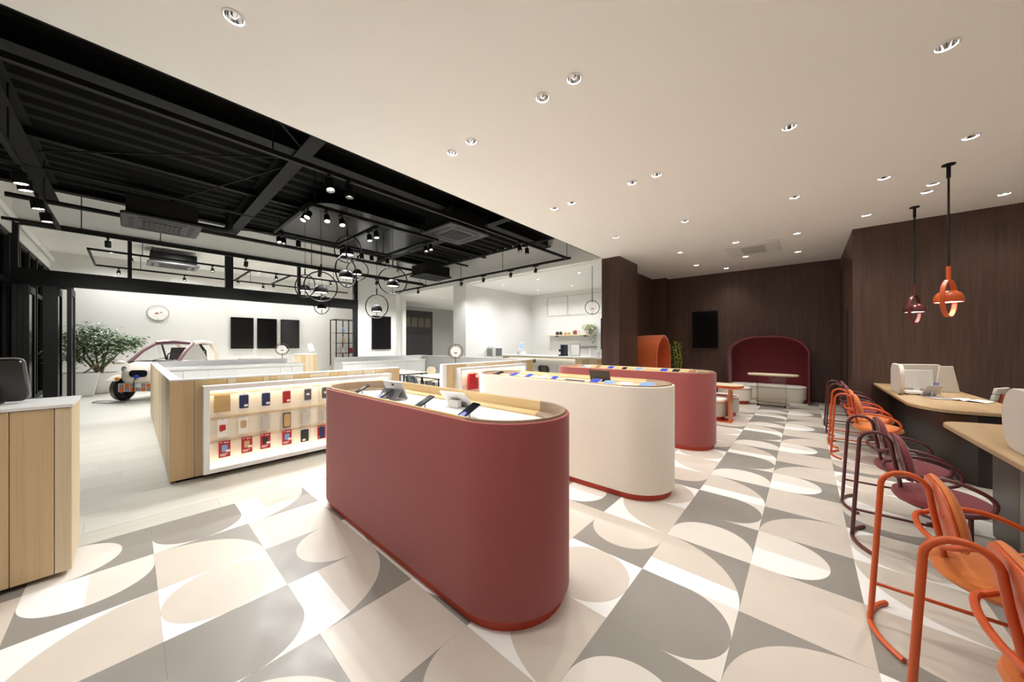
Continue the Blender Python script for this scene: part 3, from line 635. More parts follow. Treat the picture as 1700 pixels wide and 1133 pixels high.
for k in range(2):
    la = bpy.data.lights.new('shelf_lamp', 'AREA'); la.shape = 'RECTANGLE'; la.size = 1.9; la.size_y = .05; la.energy = (.9, .25)[k]; la.color = (1, .88, .70)
    lo = bpy.data.objects.new('shelf_lamp', la); COL.objects.link(lo); lo.parent = d1; lo.location = (U+.065+1-U-0+(U-1)+0-(U-1)-1, 1.512-1.5, (.90 if k == 0 else .12)); lo.location.x = (U+.065)-(U-1); lo.rotation_euler = (0 if k == 0 else PI, 0, PI/2)
# products
RED, NAVY = M('red_print', 'b3242f', .5, var=.1), M('navy_pouch', '27335c', .6)
cardw, clearp = M('white_card', 'f2f0ec', .5), M('clear_case_grey', 'c9c5bd', .3)
goldm = M('gold_card', 'cdb27e', .35, .4); dkgrey = M('dark_grey_case', '5a5a5c', .5); blk = M('black_pack', '2b2a2c', .4); tagm = M('price_tag', 'f3f0e6', .5)
def product(y, z, wd, ht, card, inner, label, iw=.7, ih=.6, io=.02, tagp=(.018, -.3), top=0.):
    t = thing('accessory_pack', label, 'accessory', (U+.055, y, z), 0, 'accessories on the lit shelf')
    G().prism(rrect(-wd/2, wd/2, -ht/2, ht/2, .006, 2), 0, .003).xf(Matrix.Rotation(PI/2, 4, 'Z') @ Matrix.Rotation(PI/2, 4, 'X')).done('card', card, t, False, world=False)
    G().prism(rrect(-wd*iw/2, wd*iw/2, -ht*ih/2+io, ht*ih/2+io, .01, 3), .003, .012).xf(Matrix.Rotation(PI/2, 4, 'Z') @ Matrix.Rotation(PI/2, 4, 'X')).done('case', inner, t, True, world=False)
    if tagp: G().box(.0125, .0135, tagp[0]-.018, tagp[0]+.018, ht*tagp[1]-.012, ht*tagp[1]+.012).done('price_tag', tagm, t, False, world=False)
    if card is RED:
        g = G()
        for q in range(3): g.box(.0031, .0036, -wd*.38, wd*(.30-.1*q), -ht*.30-ht*.055*q, -ht*.275-ht*.055*q)
        g.box(.0031, .0036, -.005, wd*.36, ht*.37, ht*.41).box(.0031, .0036, -wd*.40, -wd*.2, ht*.4, ht*.43).done('print_block', tagm, t, False, world=False)
    G().tube([(-.03, 0, ht/2-.012), (.012, 0, ht/2-.012), (.018, 0, ht/2-.006)], .0025, 6).done('hook', steel, t, world=False)
    return t
product(.643, .765, .135, .19, goldm, goldm, 'gold square pack at the top left of the lit shelf', .9, .9, 0, None)
product(.826, .772, .092, .185, cardw, NAVY, 'navy pouch on the top row, beside the gold pack', .86, .78, -.012)
product(1.028, .772, .09, .185, cardw, NAVY, 'navy pouch on the top row, beside the red pouch', .86, .78, -.012)
product(1.232, .775, .092, .18, cardw, RED, 'red pouch on the top row of the lit shelf', .86, .78, -.012)
product(1.459, .772, .095, .19, cardw, dkgrey, 'grey case with white tag on the top row of the lit shelf', .78, .72, -.005, (0, 0))
product(1.66, .772, .095, .19, cardw, dkgrey, 'dark grey case on the top row half hidden by the red island', .78, .72, -.005, (0, 0))
product(.645, .50, .085, .19, cardw, RED, 'white card with red squares, left of the middle row', .6, .35, 0, (.02, -.2))
product(.822, .50, .082, .18, cardw, goldm, 'grey and gold card, second on the middle row', .6, .45, .01, (.015, -.38))
product(1.023, .50, .088, .18, clearp, dkgrey if 0 else clearp, 'clear phone case, third on the middle row', .75, .72, -.01, None)
product(1.236, .485, .08, .175, blk, goldm, 'black framed phone case, fourth on the middle row', .8, .86, 0, None)
product(1.43, .49, .085, .175, clearp, clearp, 'clear phone case, fifth on the middle row', .75, .72, -.01, None)
product(1.655, .49, .085, .175, clearp, clearp, 'clear phone case, last on the middle row beside the red island', .75, .72, -.01, None)
for y, z, lb, im in ((.662, .272, 'red screen-film pack, leftmost of the bottom row', scr_sky), (.853, .275, 'red screen-film pack with gold picture, second on the bottom row', goldm), (1.023, .28, 'red screen-film pack with black picture, third on the bottom row', blk), (1.236, .277, 'red screen-film pack with dark red picture, fourth on the bottom row', scr_sky)):
    product(y, z, .097, .175, RED, im, lb, .5, .42, .008, (.026, -.12))
product(1.425, .262, .098, .175, cardw, blk, 'black pack with white tag, fifth on the bottom row', .88, .86, 0, (-.01, -.3))
product(1.62, .265, .098, .175, RED, NAVY, 'blue and red pack, last on the bottom row beside the red island', .6, .8, 0, None)

# ================================================================== DISPLAY UNIT 2
V = -4.80
d2 = thing('display_counter', 'white counter with pale wood front behind the cream island, pink-lit shelf', 'display counter', (V-1, 5, 0))
G().box(V-.075, V-.018, 3.66, 6.2, .03, 1.02).done('front_wall', white, d2, False)
G().box(-9.2, V-.02, 6.14, 6.22, .03, 1.02).done('side_wall', white, d2, False)
G().box(-9.26, -9.18, 3.5, 6.22, .03, 1.05).done('back_wall', white, d2, False)
G().box(-9.18, -8.7, 3.5, 5.9, .03, .9).done('cabinet', white, d2, False)
G().box(-9.19, -8.68, 3.48, 5.92, .9, .94).done('cabinet_top', white, d2, False, .003)
for i in range(4): G().box(-8.7, -8.685, 3.52+i*.595, 3.52+i*.595+.59, .06, .87).done('cabinet_door', white, d2, False, .002)
jo2 = [3.7, 3.86, 3.98, 4.16, 4.41, 4.65, 4.9, 5.1, 5.35, 5.55, 5.8, 6.0, 6.22]
for i in range(12): G().box(V-.018, V, jo2[i]+.0015, jo2[i+1]-.0015, .025, 1.022).done('wood_panel', (oak, oak, oak3, oak2, oak2, oak3)[i % 6], d2, False, .0012)
G().box(V-.08, V+.002, 3.62, 3.7, .02, 1.024).done('end_panel', white, d2, False)
G().box(V-.08, V+.002, 3.62, 6.3, 1.024, 1.04).box(-9.26, V-.08, 6.13, 6.3, 1.024, 1.04).done('countertop', white, d2, False, .002)
G().cyl((V-.11, 6.27, 1.0), (V+.012, 6.27, 1.0), .045, 18).done('rounded_end', steel, d2)
s2 = frame(V, V+.14, 3.9, 5.8, .06, .965).done('shelf_frame', white, d2, False, .003)
G().box(V, V+.012, 3.95, 5.75, .105, .915).done('back_panel', M('pink_back_panel', 'eec9b8', .6), s2, False)
for z in (.865, .595, .34): G().box(V+.012, V+.024, 3.96, 5.74, z, z+.022).done('hook_rail', oak2, s2, False)
G().box(V+.02, V+.10, 3.96, 5.74, .907, .913).done('led_strip', stripm, s2, False)
la = bpy.data.lights.new('shelf_lamp', 'AREA'); la.shape = 'RECTANGLE'; la.size = 1.7; la.size_y = .05; la.energy = 2.2; la.color = (1, .78, .64)
lo = bpy.data.objects.new('shelf_lamp', la); COL.objects.link(lo); lo.parent = d2; lo.location = (V+.065-(V-1), -.15, .9); lo.rotation_euler = (0, 0, PI/2)
t = thing('accessory_bag', 'dark red bag-shaped pack on the pink-lit shelf left of the cream island', 'accessory', (V+.05, 4.28, .62))
G().box(V+.03, V+.08, 4.17, 4.4, .54, .84).done('bag', RED, t, False, .008); G().box(V+.081, V+.083, 4.33, 4.39, .76, .82).done('tag', tagm, t, False)
G().tube([(V+.05, 4.2, .84), (V+.055, 4.28, .862), (V+.05, 4.36, .84)], .004, 6).done('strap', blk, t)
t = thing('accessory_pack', 'red pack at the right on the pink-lit shelf edge', 'accessory', (V+.05, 4.62, .7))
G().box(V+.03, V+.07, 4.52, 4.7, .56, .83).done('pack', RED, t, False, .006); G().box(V+.0705, V+.072, 4.56, 4.66, .6, .66).done('tag', tagm, t, False)
# ring signs on poles
def ring_sign(x, y, z0, zc, R, label, rz, pole=True):
    t = thing('ring_sign', label, 'sign', (x, y, z0), rz); zc -= z0
    G().tube([(R*math.cos(2*PI*i/36), 0, zc+R*math.sin(2*PI*i/36)) for i in range(36)], .009, 8, True).done('ring', ringbronze, t, world=False)
    G().lathe([(.002, .006), (R*.68, .006), (R*.68, -.006), (.002, -.006)], 28).xf(Matrix.Translation((0, 0, zc)) @ Matrix.Rotation(PI/2, 4, 'X')).done('disc', emit('lit_sign_disc', 'f4f1ec', .25), t, world=False)
    G().prism(rrect(-.03, .03, -.012, .012, .006, 2), .0065, .008).xf(Matrix.Translation((0, 0, zc-.03)) @ Matrix.Rotation(PI/2, 4, 'X')).done('icon', brownicon, t, False, world=False)
    G().tube([(.028*math.cos(2*PI*i/16), -.0072, zc+.035+.028*math.sin(2*PI*i/16)) for i in range(16)], .003, 5, True).done('icon', M('grey_icon', 'bdb7ad', .6), t, world=False)
    G().cyl((0, 0, zc-R*.7), (0, 0, zc-R), .006, 6).cyl((0, 0, zc+R*.7), (0, 0, zc+R), .006, 6).done('clip', ringbronze, t, world=False)
    return t
t = ring_sign(-9.66, 2.45, 1.05, 1.275, .135, 'round bronze-ringed sign on a pole above the far end of the left white counter', PI/2-.2)
G().cyl((0, 0, 0), (0, 0, .092), .008, 8).done('pole', ringbronze, t, world=False)
t = ring_sign(-4.84, 3.94, 1.04, 1.262, .13, 'round bronze-ringed sign on a pole on the wood counter behind the cream island', 1.0)
G().cyl((0, 0, 0), (0, 0, .094), .008, 8).done('pole', ringbronze, t, world=False)
t = ring_sign(-3.95, 7.5, 2.0, 2.3, .17, 'round ring sign hanging on a rod in the kitchen opening by the dark column', .6)
G().cyl((0, 0, .47), (0, 0, CZ-2.04), .008, 8).done('rod', ringbronze, t, world=False)
t = ring_sign(-9.4, 8.3, 1.9, 2.2, .19, 'round ring sign hanging on a rod at the right edge of the grey opening', 1.3)
G().cyl((0, 0, .49), (0, 0, CZ-1.92), .008, 8).done('rod', ringbronze, t, world=False)
t = thing('wall_sign', 'round ringed wall sign with brown car and plug icons on the far white wall', 'sign', (-16.97, .62, 2.47))
rm = Matrix.Rotation(PI/2, 4, 'Y')
G().lathe([(.002, 0), (.235, 0), (.235, .03), (.002, .03)], 32).xf(rm).done('disc', M('sign_white', 'f3f1ee', .5), t, world=False)
G().tube([(.06, .27*math.cos(2*PI*i/40), .27*math.sin(2*PI*i/40)) for i in range(40)], .007, 6, True).done('ring', ringbronze, t, world=False)
G().box(.03, .034, -.08, .02, -.03, .0).box(.03, .034, -.055, -.005, 0, .025).done('car_icon', brownicon, t, False, world=False)
G().tube([(.033, .075+.022*math.cos(2*PI*i/12), .03+.022*math.sin(2*PI*i/12)) for i in range(12)], .006, 5, True).box(.03, .034, .04, .058, .02, .04).done('plug_icon', brownicon, t, False, world=False)
G().cyl((.03, 0, -.27), (.03, 0, -.2), .006, 6).done('bracket', ringbronze, t, world=False)
ring_items_done = True

# ================================================================== CHAIRS AT THE DESKS
def desk_chair(label, met, fab):
    t = thing('bar_armchair', label, 'chair', (0, 0, 0))
    ob = lambda g, n, m, p=None, **k: g.done(n, m, p or t, world=False, **k)
    leg = [(0, 0, .012), (.02, 0, .40), (.035, 0, .69)]+arc((.112, 0, .70), .077, PI, .22, 10)+[(.20, 0, .62), (.228, 0, .46), (.235, 0, .37)]
    ob(G().tube(leg, .0118, 12), 'back_post', met)
    ob(G().tube(arc((.34, 0, .012), .34, PI-.70, PI+.70, 14, (1, 0, 0), (0, 1, 0)), .0118, 10), 'rear_foot', met)
    ob(G().tube([(.012, 0, .205), (.52, 0, .205)], .0085, 8), 'footrest', met)
    ob(G().tube([(.52, 0, .38), (.52, 0, .013)], .0118, 10), 'front_post', met)
    ob(G().tube(arc((.40, 0, .012), .12, -1.0, 1.0, 10, (1, 0, 0), (0, 1, 0)), .0118, 10), 'front_foot', met)
    ob(G().tube([(.30, 0, .36), (.52, 0, .25)], .0085, 8), 'brace', met)
    side = lambda s: [(.40, s*.245, .40), (.47, s*.255, .405), (.53, s*.26, .43), (.555, s*.262, .48), (.535, s*.26, .53), (.46, s*.258, .57), (.38, s*.25, .59), (.28, s*.225, .585)]
    back = [(.205+.05*math.cos(a), .20*math.sin(a), .545) for a in [PI/2+PI*i/12 for i in range(13)]]
    def sm(p):
        for _ in range(2):
            q = [p[0]]
            for a, b in zip(p, p[1:]): a, b = Vector(a), Vector(b); q += [a*.75+b*.25, a*.25+b*.75]
            p = q+[p[-1]]
        return p
    ob(G().tube(sm(side(1)+back+side(-1)[::-1]), .0115, 10), 'armrest', met)
    out = rrect(.19, .61, -.225, .225, .2, 10)
    ob(G().loft([[(x, y, .362) for x, y in off(out, .06)], [(x, y, .37) for x, y in off(out, .015)], [(x, y, .39) for x, y in out], [(x, y, .412) for x, y in off(out, .008)], [(x, y, .428) for x, y in off(out, .04)], [(x, y, .434) for x, y in off(out, .09)]]), 'seat', fab)
    ob(G().prism(off(out, .05), .352, .364), 'seat_pan', met)
    m = Matrix.Translation((.218, 0, .632)) @ Matrix.Rotation(-.2, 4, 'Y') @ Matrix.Rotation(PI/2, 4, 'Z') @ Matrix.Rotation(PI/2, 4, 'X')
    o2 = rrect(-.205, .205, -.14, .14, .135, 10)
    ob(G().loft([[(x, y, .012) for x, y in o2], [(x, y, .024) for x, y in off(o2, -.004)], [(x, y, .036) for x, y in off(o2, .008)], [(x, y, .044) for x, y in off(o2, .03)], [(x, y, .047) for x, y in off(o2, .06)]]).xf(m), 'back_pad', fab)
    sh = ob(G().prism(off(o2, .004), 0, .012, .003).xf(m), 'back_shell', met)
    for yy in (-.07, .07): ob(G().sphere((yy, 0, -.002), .006, .006, .003, 8, 4).xf(m), 'screw', met, sh)
    return t
oc = desk_chair('orange metal armchair with orange seat, nearest the camera and cut by the frame', orangem, orangefab)
wc = desk_chair('wine-red metal armchair in the near pair of wine chairs, the nearer one', winem, winefab)
oc.location = (.255, 1.72, 0); oc['group'] = 'armchairs at the desks'
wc.location = (.255, 3.45, 0); wc['group'] = 'armchairs at the desks'
for src, y, lb in ((oc, 2.45, 'orange metal armchair second from the camera, whole rear post visible'), (wc, 4.15, 'wine-red metal armchair in the near pair of wine chairs, the farther one'), (oc, 5.87, 'orange metal armchair in the far orange pair, the nearer one'), (oc, 6.45, 'orange metal armchair in the far orange pair, the farther one'), (wc, 7.22, 'wine-red metal armchair in the farthest pair, the nearer one'), (wc, 7.86, 'wine-red metal armchair farthest from the camera near the red booth')):
    dup(src, (.245, y, 0), 0, lb, 'armchairs at the desks')

# ================================================================== DESKS
ZT = .75
def desk(label, out, base_out, xs, ys):
    t = thing('service_desk', label, 'desk', (xs, ys, 0))
    G().prism(out, ZT-.035, ZT, .004).done('tabletop', tabletop, t)
    G().prism(off(out, .02), ZT-.05, ZT-.035).done('under_panel', blackm, t)
    return t
def curvy(pts, n=8):                            # Catmull-Rom through a closed outline
    k = len(pts); o = []
    for i in range(k):
        p0, p1, p2, p3 = (Vector(pts[(i+j-1) % k]) for j in range(4))
        for s in range(n):
            u = s/n; o.append(tuple(.5*((2*p1)+(p2-p0)*u+(2*p0-5*p1+4*p2-p3)*u*u+(3*p1-p0-3*p2+p3)*u**3)))
    return o
def rpoly(pts, n=6):                            # polygon with per-corner radius
    o = []; k = len(pts)
    for i in range(k):
        p, r = Vector(pts[i][:2]), pts[i][2]; a, b = Vector(pts[i-1][:2]), Vector(pts[(i+1) % k][:2])
        da, db = (a-p).normalized(), (b-p).normalized()
        for s in range(n+1):
            u = s/n; q0, q1 = p+da*r, p+db*r; o.append(tuple(q0*(1-u)**2+p*2*u*(1-u)+q1*u*u))
    return o
o1 = rpoly([(.85, 8.16, .02), (.85, 5.60, .17), (1.02, 5.30, .16), (1.62, 5.40, .1), (1.58, 8.16, .02)], 8)
dk1 = desk('long oak-topped desk with curved near end against the dark wall', o1, None, 1.2, 6.8)
fa = G().loft([[(x, y, z) for x, y in [(1.05, 8.15), (1.04, 7.2), (1.06, 6.4), (1.10, 5.95), (1.17, 5.6), (1.27, 5.46), (1.40, 5.45)]] for z in (0, ZT-.05)], False, False, False).loft([[(x+.03, y+.015, z) for x, y in [(1.05, 8.13), (1.04, 7.2), (1.06, 6.4), (1.10, 5.95), (1.17, 5.6), (1.27, 5.48), (1.40, 5.47)]] for z in (0, ZT-.05)], False, False, False).done('front_apron', darkmetal, dk1)
G().box(1.41, 1.55, 5.5, 5.53, .0, ZT-.05).done('end_apron', M('black_bronze', '1f1d1b', .45), dk1, False)
G().box(1.42, 1.58, 5.44, 5.46, ZT-.07, ZT-.055).done('cable_tray', steel, dk1, False)
G().box(1.2, 1.5, 7.95, 8.15, 0, ZT-.05).done('rear_leg', darkmetal, dk1, False)
o2 = rpoly([(.85, 4.50, .12), (.90, 1.2, .05), (1.7, 1.2, .05), (1.62, 4.62, .15), (1.12, 4.62, .16)], 8)
dk2 = desk('oak-topped desk with rounded end at the right edge, nearer the camera', o2, None, 1.3, 3.2)
def curtain(pts, nm, mt, par):
    sh_ = lambda d: [(x+d, y+d*.3) for x, y in pts]
    return G().loft([[(x, y, z) for x, y in q] for q, z in ((sh_(0), 0), (sh_(0), ZT-.05), (sh_(.03), ZT-.05), (sh_(.03), 0))], False, False, False).done(nm, mt, par)
curtain([(1.45, 4.44), (1.2, 4.44), (1.08, 4.36), (1.03, 4.15), (1.03, 3.75)], 'dark_apron', darkmetal, dk2)
curtain([(1.03, 3.745), (1.04, 3.0), (1.06, 2.2), (1.1, 1.3)], 'steel_apron', M('warm_brushed_steel', '7b746a', .35, .7), dk2)
# privacy screens
def screen(label, x, y, rz, w_, h, extra=True):
    t = thing('privacy_screen', label, 'screen', (x, y, ZT), rz)
    pr = lambda a, b: G().prism(rrect(-a/2, a/2, .0, b, .13, 8), -.02, .02, .006).xf(Matrix.Rotation(PI/2, 4, 'X'))
    pr(w_, h).xf(Matrix.Rotation(PI/2, 4, 'Z')).done('front_panel', screenfab, t, world=False)
    return t
sc = screen('grey felt three-sided privacy screen standing on the far desk', .92, 6.73, 0, .62, .385)
G().prism(rrect(0, .56, .0, .37, .06, 6), -.02, .02, .006).xf(Matrix.Translation((0, .3, 0)) @ Matrix.Rotation(.55, 4, 'Z') @ Matrix.Rotation(PI/2, 4, 'X')).done('rear_panel', screenfab, sc, world=False)
G().prism([(-.1, 0), (.12, 0), (.06, .35), (-.06, .35)], -.018, .018, .004).xf(Matrix.Translation((.50, .50, 0)) @ Matrix.Rotation(.2, 4, 'Z') @ Matrix.Rotation(PI/2, 4, 'X')).done('side_panel', screenfab, sc, world=False)
mo = thing('desk_monitor', 'white desktop monitor inside the felt screen on the far desk', 'monitor', (1.12, 6.95, ZT), .5)
G().prism(rrect(-.17, .17, .06, .30, .012, 3), -.012, .012, .003).xf(Matrix.Rotation(PI/2, 4, 'X')).done('housing', white, mo, world=False)
G().box(-.03, .03, -.01, .01, 0, .1).done('stand_neck', white, mo, False, world=False); G().prism(rrect(-.1, .1, -.07, .07, .02, 3), 0, .01).done('stand_base', white, mo, world=False)
kb = thing('card_reader', 'small white card reader with black feet beside the felt screen', 'card reader', (1.03, 6.62, ZT), .2)
G().prism(rrect(-.08, .08, -.05, .05, .02, 3), .012, .05, .008).done('body', white, kb, world=False)
for sx in (-1, 1):
    for sy in (-1, 1): G().cyl((sx*.055, sy*.03, 0), (sx*.055, sy*.03, .014), .012, 8).done('foot', blackm, kb, world=False)
tb = thing('tablet_stand', 'silver tablet on a tilted stand at the open side of the felt screen', 'tablet', (1.17, 6.5, ZT), .7)
G().obox(Matrix.Translation((0, 0, .075)) @ Matrix.Rotation(.5, 4, 'X'), .18, .01, .15).done('tablet', silver, tb, False, .003, world=False)
G().prism(rrect(-.08, .08, -.06, .06, .01, 3), 0, .008).done('base', silver, tb, world=False)
G().cyl((0, 0, .005), (0, .0, .07), .01, 8).done('post', silver, tb, world=False)
cp = thing('pen_cup', 'pen cup with blue pens beside the tablet on the far desk', 'cup', (1.27, 6.85, ZT))
G().lathe([(.03, 0), (.033, .09), (.03, .09), (.028, .005)], 16, cap0=True).done('cup', silver, cp, world=False)
for k in range(3): G().cyl((.01*(k-1), 0, .01), (.02*(k-1), .015*(k-1), .15), .004, 6).done('pen', blue, cp, world=False)
pn = tag(base(G().prism(rrect(1.12, 1.32, 6.24, 6.34, .015, 3), ZT, ZT+.012, .003).done('signature_pad', silver), (1.22, 6.29, ZT)), 'flat silver signature pad lying in front of the felt screen', 'signature pad')
bk = thing('open_catalogue', 'open white catalogue lying on the far desk', 'catalogue', (1.40, 6.3, ZT), -.5)
for s_ in (-1, 1):
    G().loft([[(s_*(x), y, z) for x, z in ((.002, .002), (.03, .016), (.09, .012), (.15, .004))] for y in (-.11, .11)], False, False, False).done('page', M('paper_white', 'efeae2', .7), bk, world=False)
G().box(-.155, .155, -.115, .115, 0, .003).done('cover', blackm, bk, False, world=False)
sc2 = thing('privacy_screen', 'large grey felt privacy screen on the near desk, cut by the right edge', 'screen', (.97, 3.2, ZT), 0)
G().prism(rrect(-.5, .5, .0, .38, .17, 10), -.02, .02, .006).xf(Matrix.Rotation(PI/2, 4, 'Z') @ Matrix.Rotation(PI/2, 4, 'X')).done('front_panel', screenfab, sc2, world=False)
G().prism(rrect(0, .6, .0, .35, .06, 6), -.02, .02, .006).xf(Matrix.Translation((.02, -.48, 0)) @ Matrix.Rotation(PI/2, 4, 'X')).done('rear_panel', screenfab, sc2, world=False)
# staff chair behind the far desk
ch = thing('office_chair', 'office chair with ribbed white backrest and orange frame behind the far desk', 'chair', (1.78, 7.5, 0), 2.6)
m = Matrix.Translation((-.12, 0, .66)) @ Matrix.Rotation(-.2, 4, 'Y')
ob_ = G()
for k in range(4): ob_.obox(m @ Matrix.Translation((0, 0, -.12+.085*k)), .035, .34, .08)
ob_.done('backrest', M('white_leather', 'e7e1d6', .5), ch, True, .012, world=False)
G().obox(m @ Matrix.Translation((-.035, 0, -.05)), .02, .12, .3).done('back_frame', orangem, ch, False, .008, world=False)
G().prism(rrect(-.1, .35, -.23, .23, .08), .43, .5, .015).done('seat', M('white_seat', 'ded8cc', .6), ch, world=False)
G().cyl((.1, 0, .1), (.1, 0, .44), .025, 12).done('column', steel, ch, world=False)
for k in range(5):
    a = 2*PI*k/5; lg = G().tube([(.1, 0, .11), (.1+.28*math.cos(a), .28*math.sin(a), .07)], .017, 8).done('leg', blackm, ch, world=False)
    G().cyl((.1+.28*math.cos(a)-.015, .28*math.sin(a), .03), (.1+.28*math.cos(a)+.015, .28*math.sin(a), .03), .03, 10).done('caster', blackm, lg, world=False)

# ================================================================== LOUNGE
bt = thing('booth_hood', 'tall dark red upholstered booth hood with rounded top against the dark wall', 'booth', (-.75, 10.5, 0))
def hood_out(x0, x1, h, r, n=10):
    rx = r*1.45
    return [(x0, 0), (x1, 0)]+[(x1-rx+rx*math.cos(a), h-r+r*math.sin(a)) for a in [PI/2*i/n for i in range(n+1)]]+[(x0+rx+rx*math.cos(a), h-r+r*math.sin(a)) for a in [PI/2+PI/2*i/n for i in range(n+1)]]
ho = hood_out(-1.52, .08, 1.60, .44); hi = hood_out(-1.485, .045, 1.565, .415)
yf, yb = 10.2, 10.76
lp = lambda o, y: [(x, y, z) for x, z in o]
sel = lambda o: o[1:]+o[:1]
oo, ii = sel(ho), sel(hi)
G().loft([lp(oo, yf), lp(oo, yb), ], False, False, False).loft([lp(ii, yf), lp(ii, yb-.06)], False, False, False).loft([lp(oo, yf), lp(ii, yf)], False, False, False).done('shell', winefab, bt)
G().loft([lp(ho, yb-.06), lp(ho, yb)]).done('back_panel', winefab, bt)
bn = thing('booth_bench', 'long cream upholstered bench with rounded ends inside the red booth', 'bench', (-.72, 10.35, 0))
st = lambda d, z: [(x, y, z) for x, y in stadium(.5, .245, d)]
def pouf(t, L, r, h, fab, top, pl, trim=None, zb=.07):
    s_ = lambda d, z: [(x, y, z) for x, y in stadium(L, r, d)]
    G().loft([s_(.05, 0), s_(.05, zb+.01)]).done('plinth', pl, t, world=False)
    G().loft([s_(.04, zb), s_(.01, zb+.015), s_(0, zb+.05), s_(0, h-.06)]).done('body', fab, t, world=False)
    if trim: G().loft([s_(-.003, h-.062), s_(-.006, h-.055), s_(-.003, h-.048)]).done('piping', trim, t, world=False)
    G().loft([s_(.0, h-.05), s_(-.002, h-.03), s_(.008, h-.008), s_(.04, h)]).done('cushion', top, t, world=False)
whitefab = fabric('white_upholstery', 'efece4')
pouf(bn, .53, .22, .40, creamfab, whitefab, creamfab)
bn.location = (-.72, 10.41, 0)
t = thing('ottoman', 'cream round ottoman with vermilion base in front of the red booth', 'ottoman', (-1.28, 9.55, 0)); pouf(t, .1, .24, .40, creamfab, whitefab, redplinth, redplinth)
t = thing('ottoman', 'grey round ottoman beside the copper-edged table, half hidden by the red island', 'ottoman', (-1.40, 7.2, 0)); pouf(t, .08, .25, .40, greyfab, whitefab, redplinth, orangem)
t = thing('ottoman', 'grey round ottoman behind the copper table leg', 'ottoman', (-1.30, 7.8, 0)); pouf(t, .08, .25, .40, greyfab, whitefab, redplinth, orangem)
t = thing('low_table', 'low table with orange-edged ash top and copper slab leg by the far red island', 'table', (-1.3, 7.75, 0))
TB = [(x-1.42, y+7.55) for x, y in rrect(-.55, .55, -.26, .26, .22, 8)]
G().prism(TB, .595, .625, .003).done('tabletop', paleash, t); G().prism(off(TB, -.004), .575, .612).done('edge_band', orangem, t)
G().box(-1.03, -1.0, 7.0, 7.3, .0, .58).done('slab_leg', coppery, t, False, .002); G().box(-1.9, -1.87, 7.4, 7.7, 0, .58).done('slab_leg', coppery, t, False, .002)
G().box(-1.2, -.98, 6.98, 7.3, 0, .012).done('base_plate', orangem, t, False)
t.location = (-1.3, 7.75, 0)
t = thing('side_table', 'oval white-topped table on clear acrylic panels and casters before the booth', 'table', (-.55, 9.55, 0))
ov = [(-.56+.46*math.copysign(abs(math.cos(a))**.7, math.cos(a)), 9.55+.19*math.copysign(abs(math.sin(a))**.8, math.sin(a))) for a in [2*PI*i/40 for i in range(40)]]
G().prism(ov, .685, .725, .012).done('tabletop', paleash, t)
for xx in (-.83, -.32): G().box(xx-.007, xx+.007, 9.42, 9.68, .05, .688).done('acrylic_leg', acryl, t, False)
G().box(-.823, -.327, 9.425, 9.433, .075, .686).done('acrylic_panel', glassm('tinted_acrylic', (250, 249, 246)), t, False)
bp = G().box(-.84, -.31, 9.4, 9.7, .05, .075).done('base', M('champagne_metal', 'b9ac9a', .35, .4), t, False)
for xx in (-.82, -.33):
    for yy in (9.43, 9.67): G().cyl((xx-.012, yy, .028), (xx+.012, yy, .028), .028, 12).done('caster', blackm, bp)
tv = lambda x0, x1, y0, y1, z0, z1, label, par=None: None
def screen_tv(name, label, b, face):
    x0, x1, y0, y1, z0, z1 = b; t = thing(name, label, 'screen', ((x0+x1)/2, (y0+y1)/2, z0))
    G().box(*b).done('housing', blackm, t, False, .003)
    e = .012
    if face == 'y': G().box(x0+e, x1-e, y0-.002, y0, z0+e, z1-e).done('screen_glass', screenm, t, False); G().box((x0+x1)/2-.1, (x0+x1)/2+.1, y1, y1+.03, z0+.3, z1-.3).done('wall_mount', blackm, t, False)
    else: G().box(x1, x1+.002, y0+e, y1-e, z0+e, z1-e).done('screen_glass', screenm, t, False); G().box(x0-.03, x0, (y0+y1)/2-.1, (y0+y1)/2+.1, z0+.3, z1-.3).done('wall_mount', blackm, t, False)
    return t
screen_tv('wall_screen', 'black portrait screen on the dark veneer back wall', (-2.46, -1.82, 10.71, 10.77, 1.28, 2.33), 'y')
# orange hooded sofa
hs = thing('hooded_sofa', 'burnt orange sofa with tall arched hood beside the dark column', 'sofa', (-3.0, 9.3, 0))
def arch(y0, y1, h, n=14):
    r = (y1-y0)/2; c = (y0+y1)/2
    return [(y0, 0)]+[(c-r*math.cos(a), h-r*1.05+r*1.05*math.sin(a)) for a in [PI*i/n for i in range(n+1)]]+[(y1, 0)]
ao, ai = arch(8.7, 9.85, 1.64), arch(8.74, 9.81, 1.60)
pl_ = lambda o, x: [(x, y, z) for y, z in o]
XA, XB = -2.80, -3.48
ao_b = arch(8.74, 9.81, 1.62)
G().loft([pl_(ao, XA), pl_(ao, -3.1), pl_(ao_b, XB)], False, False, False).loft([pl_(ai, XA), pl_(ai, -3.38)], False, False, False).loft([pl_(ao, XA), pl_(ai, XA)], False, False, False).done('hood', hoodfab, hs)
G().loft([pl_(ao_b, -3.43), pl_(ao_b, XB)]).done('back_panel', hoodfab, hs)
G().prism(rrect(-3.38, -2.75, 8.76, 9.79, .08), .08, .42, .02).done('seat', hoodfab, hs); G().prism(rrect(-3.3, -2.85, 8.82, 9.73, .06), 0, .09).done('plinth', redplinth, hs)
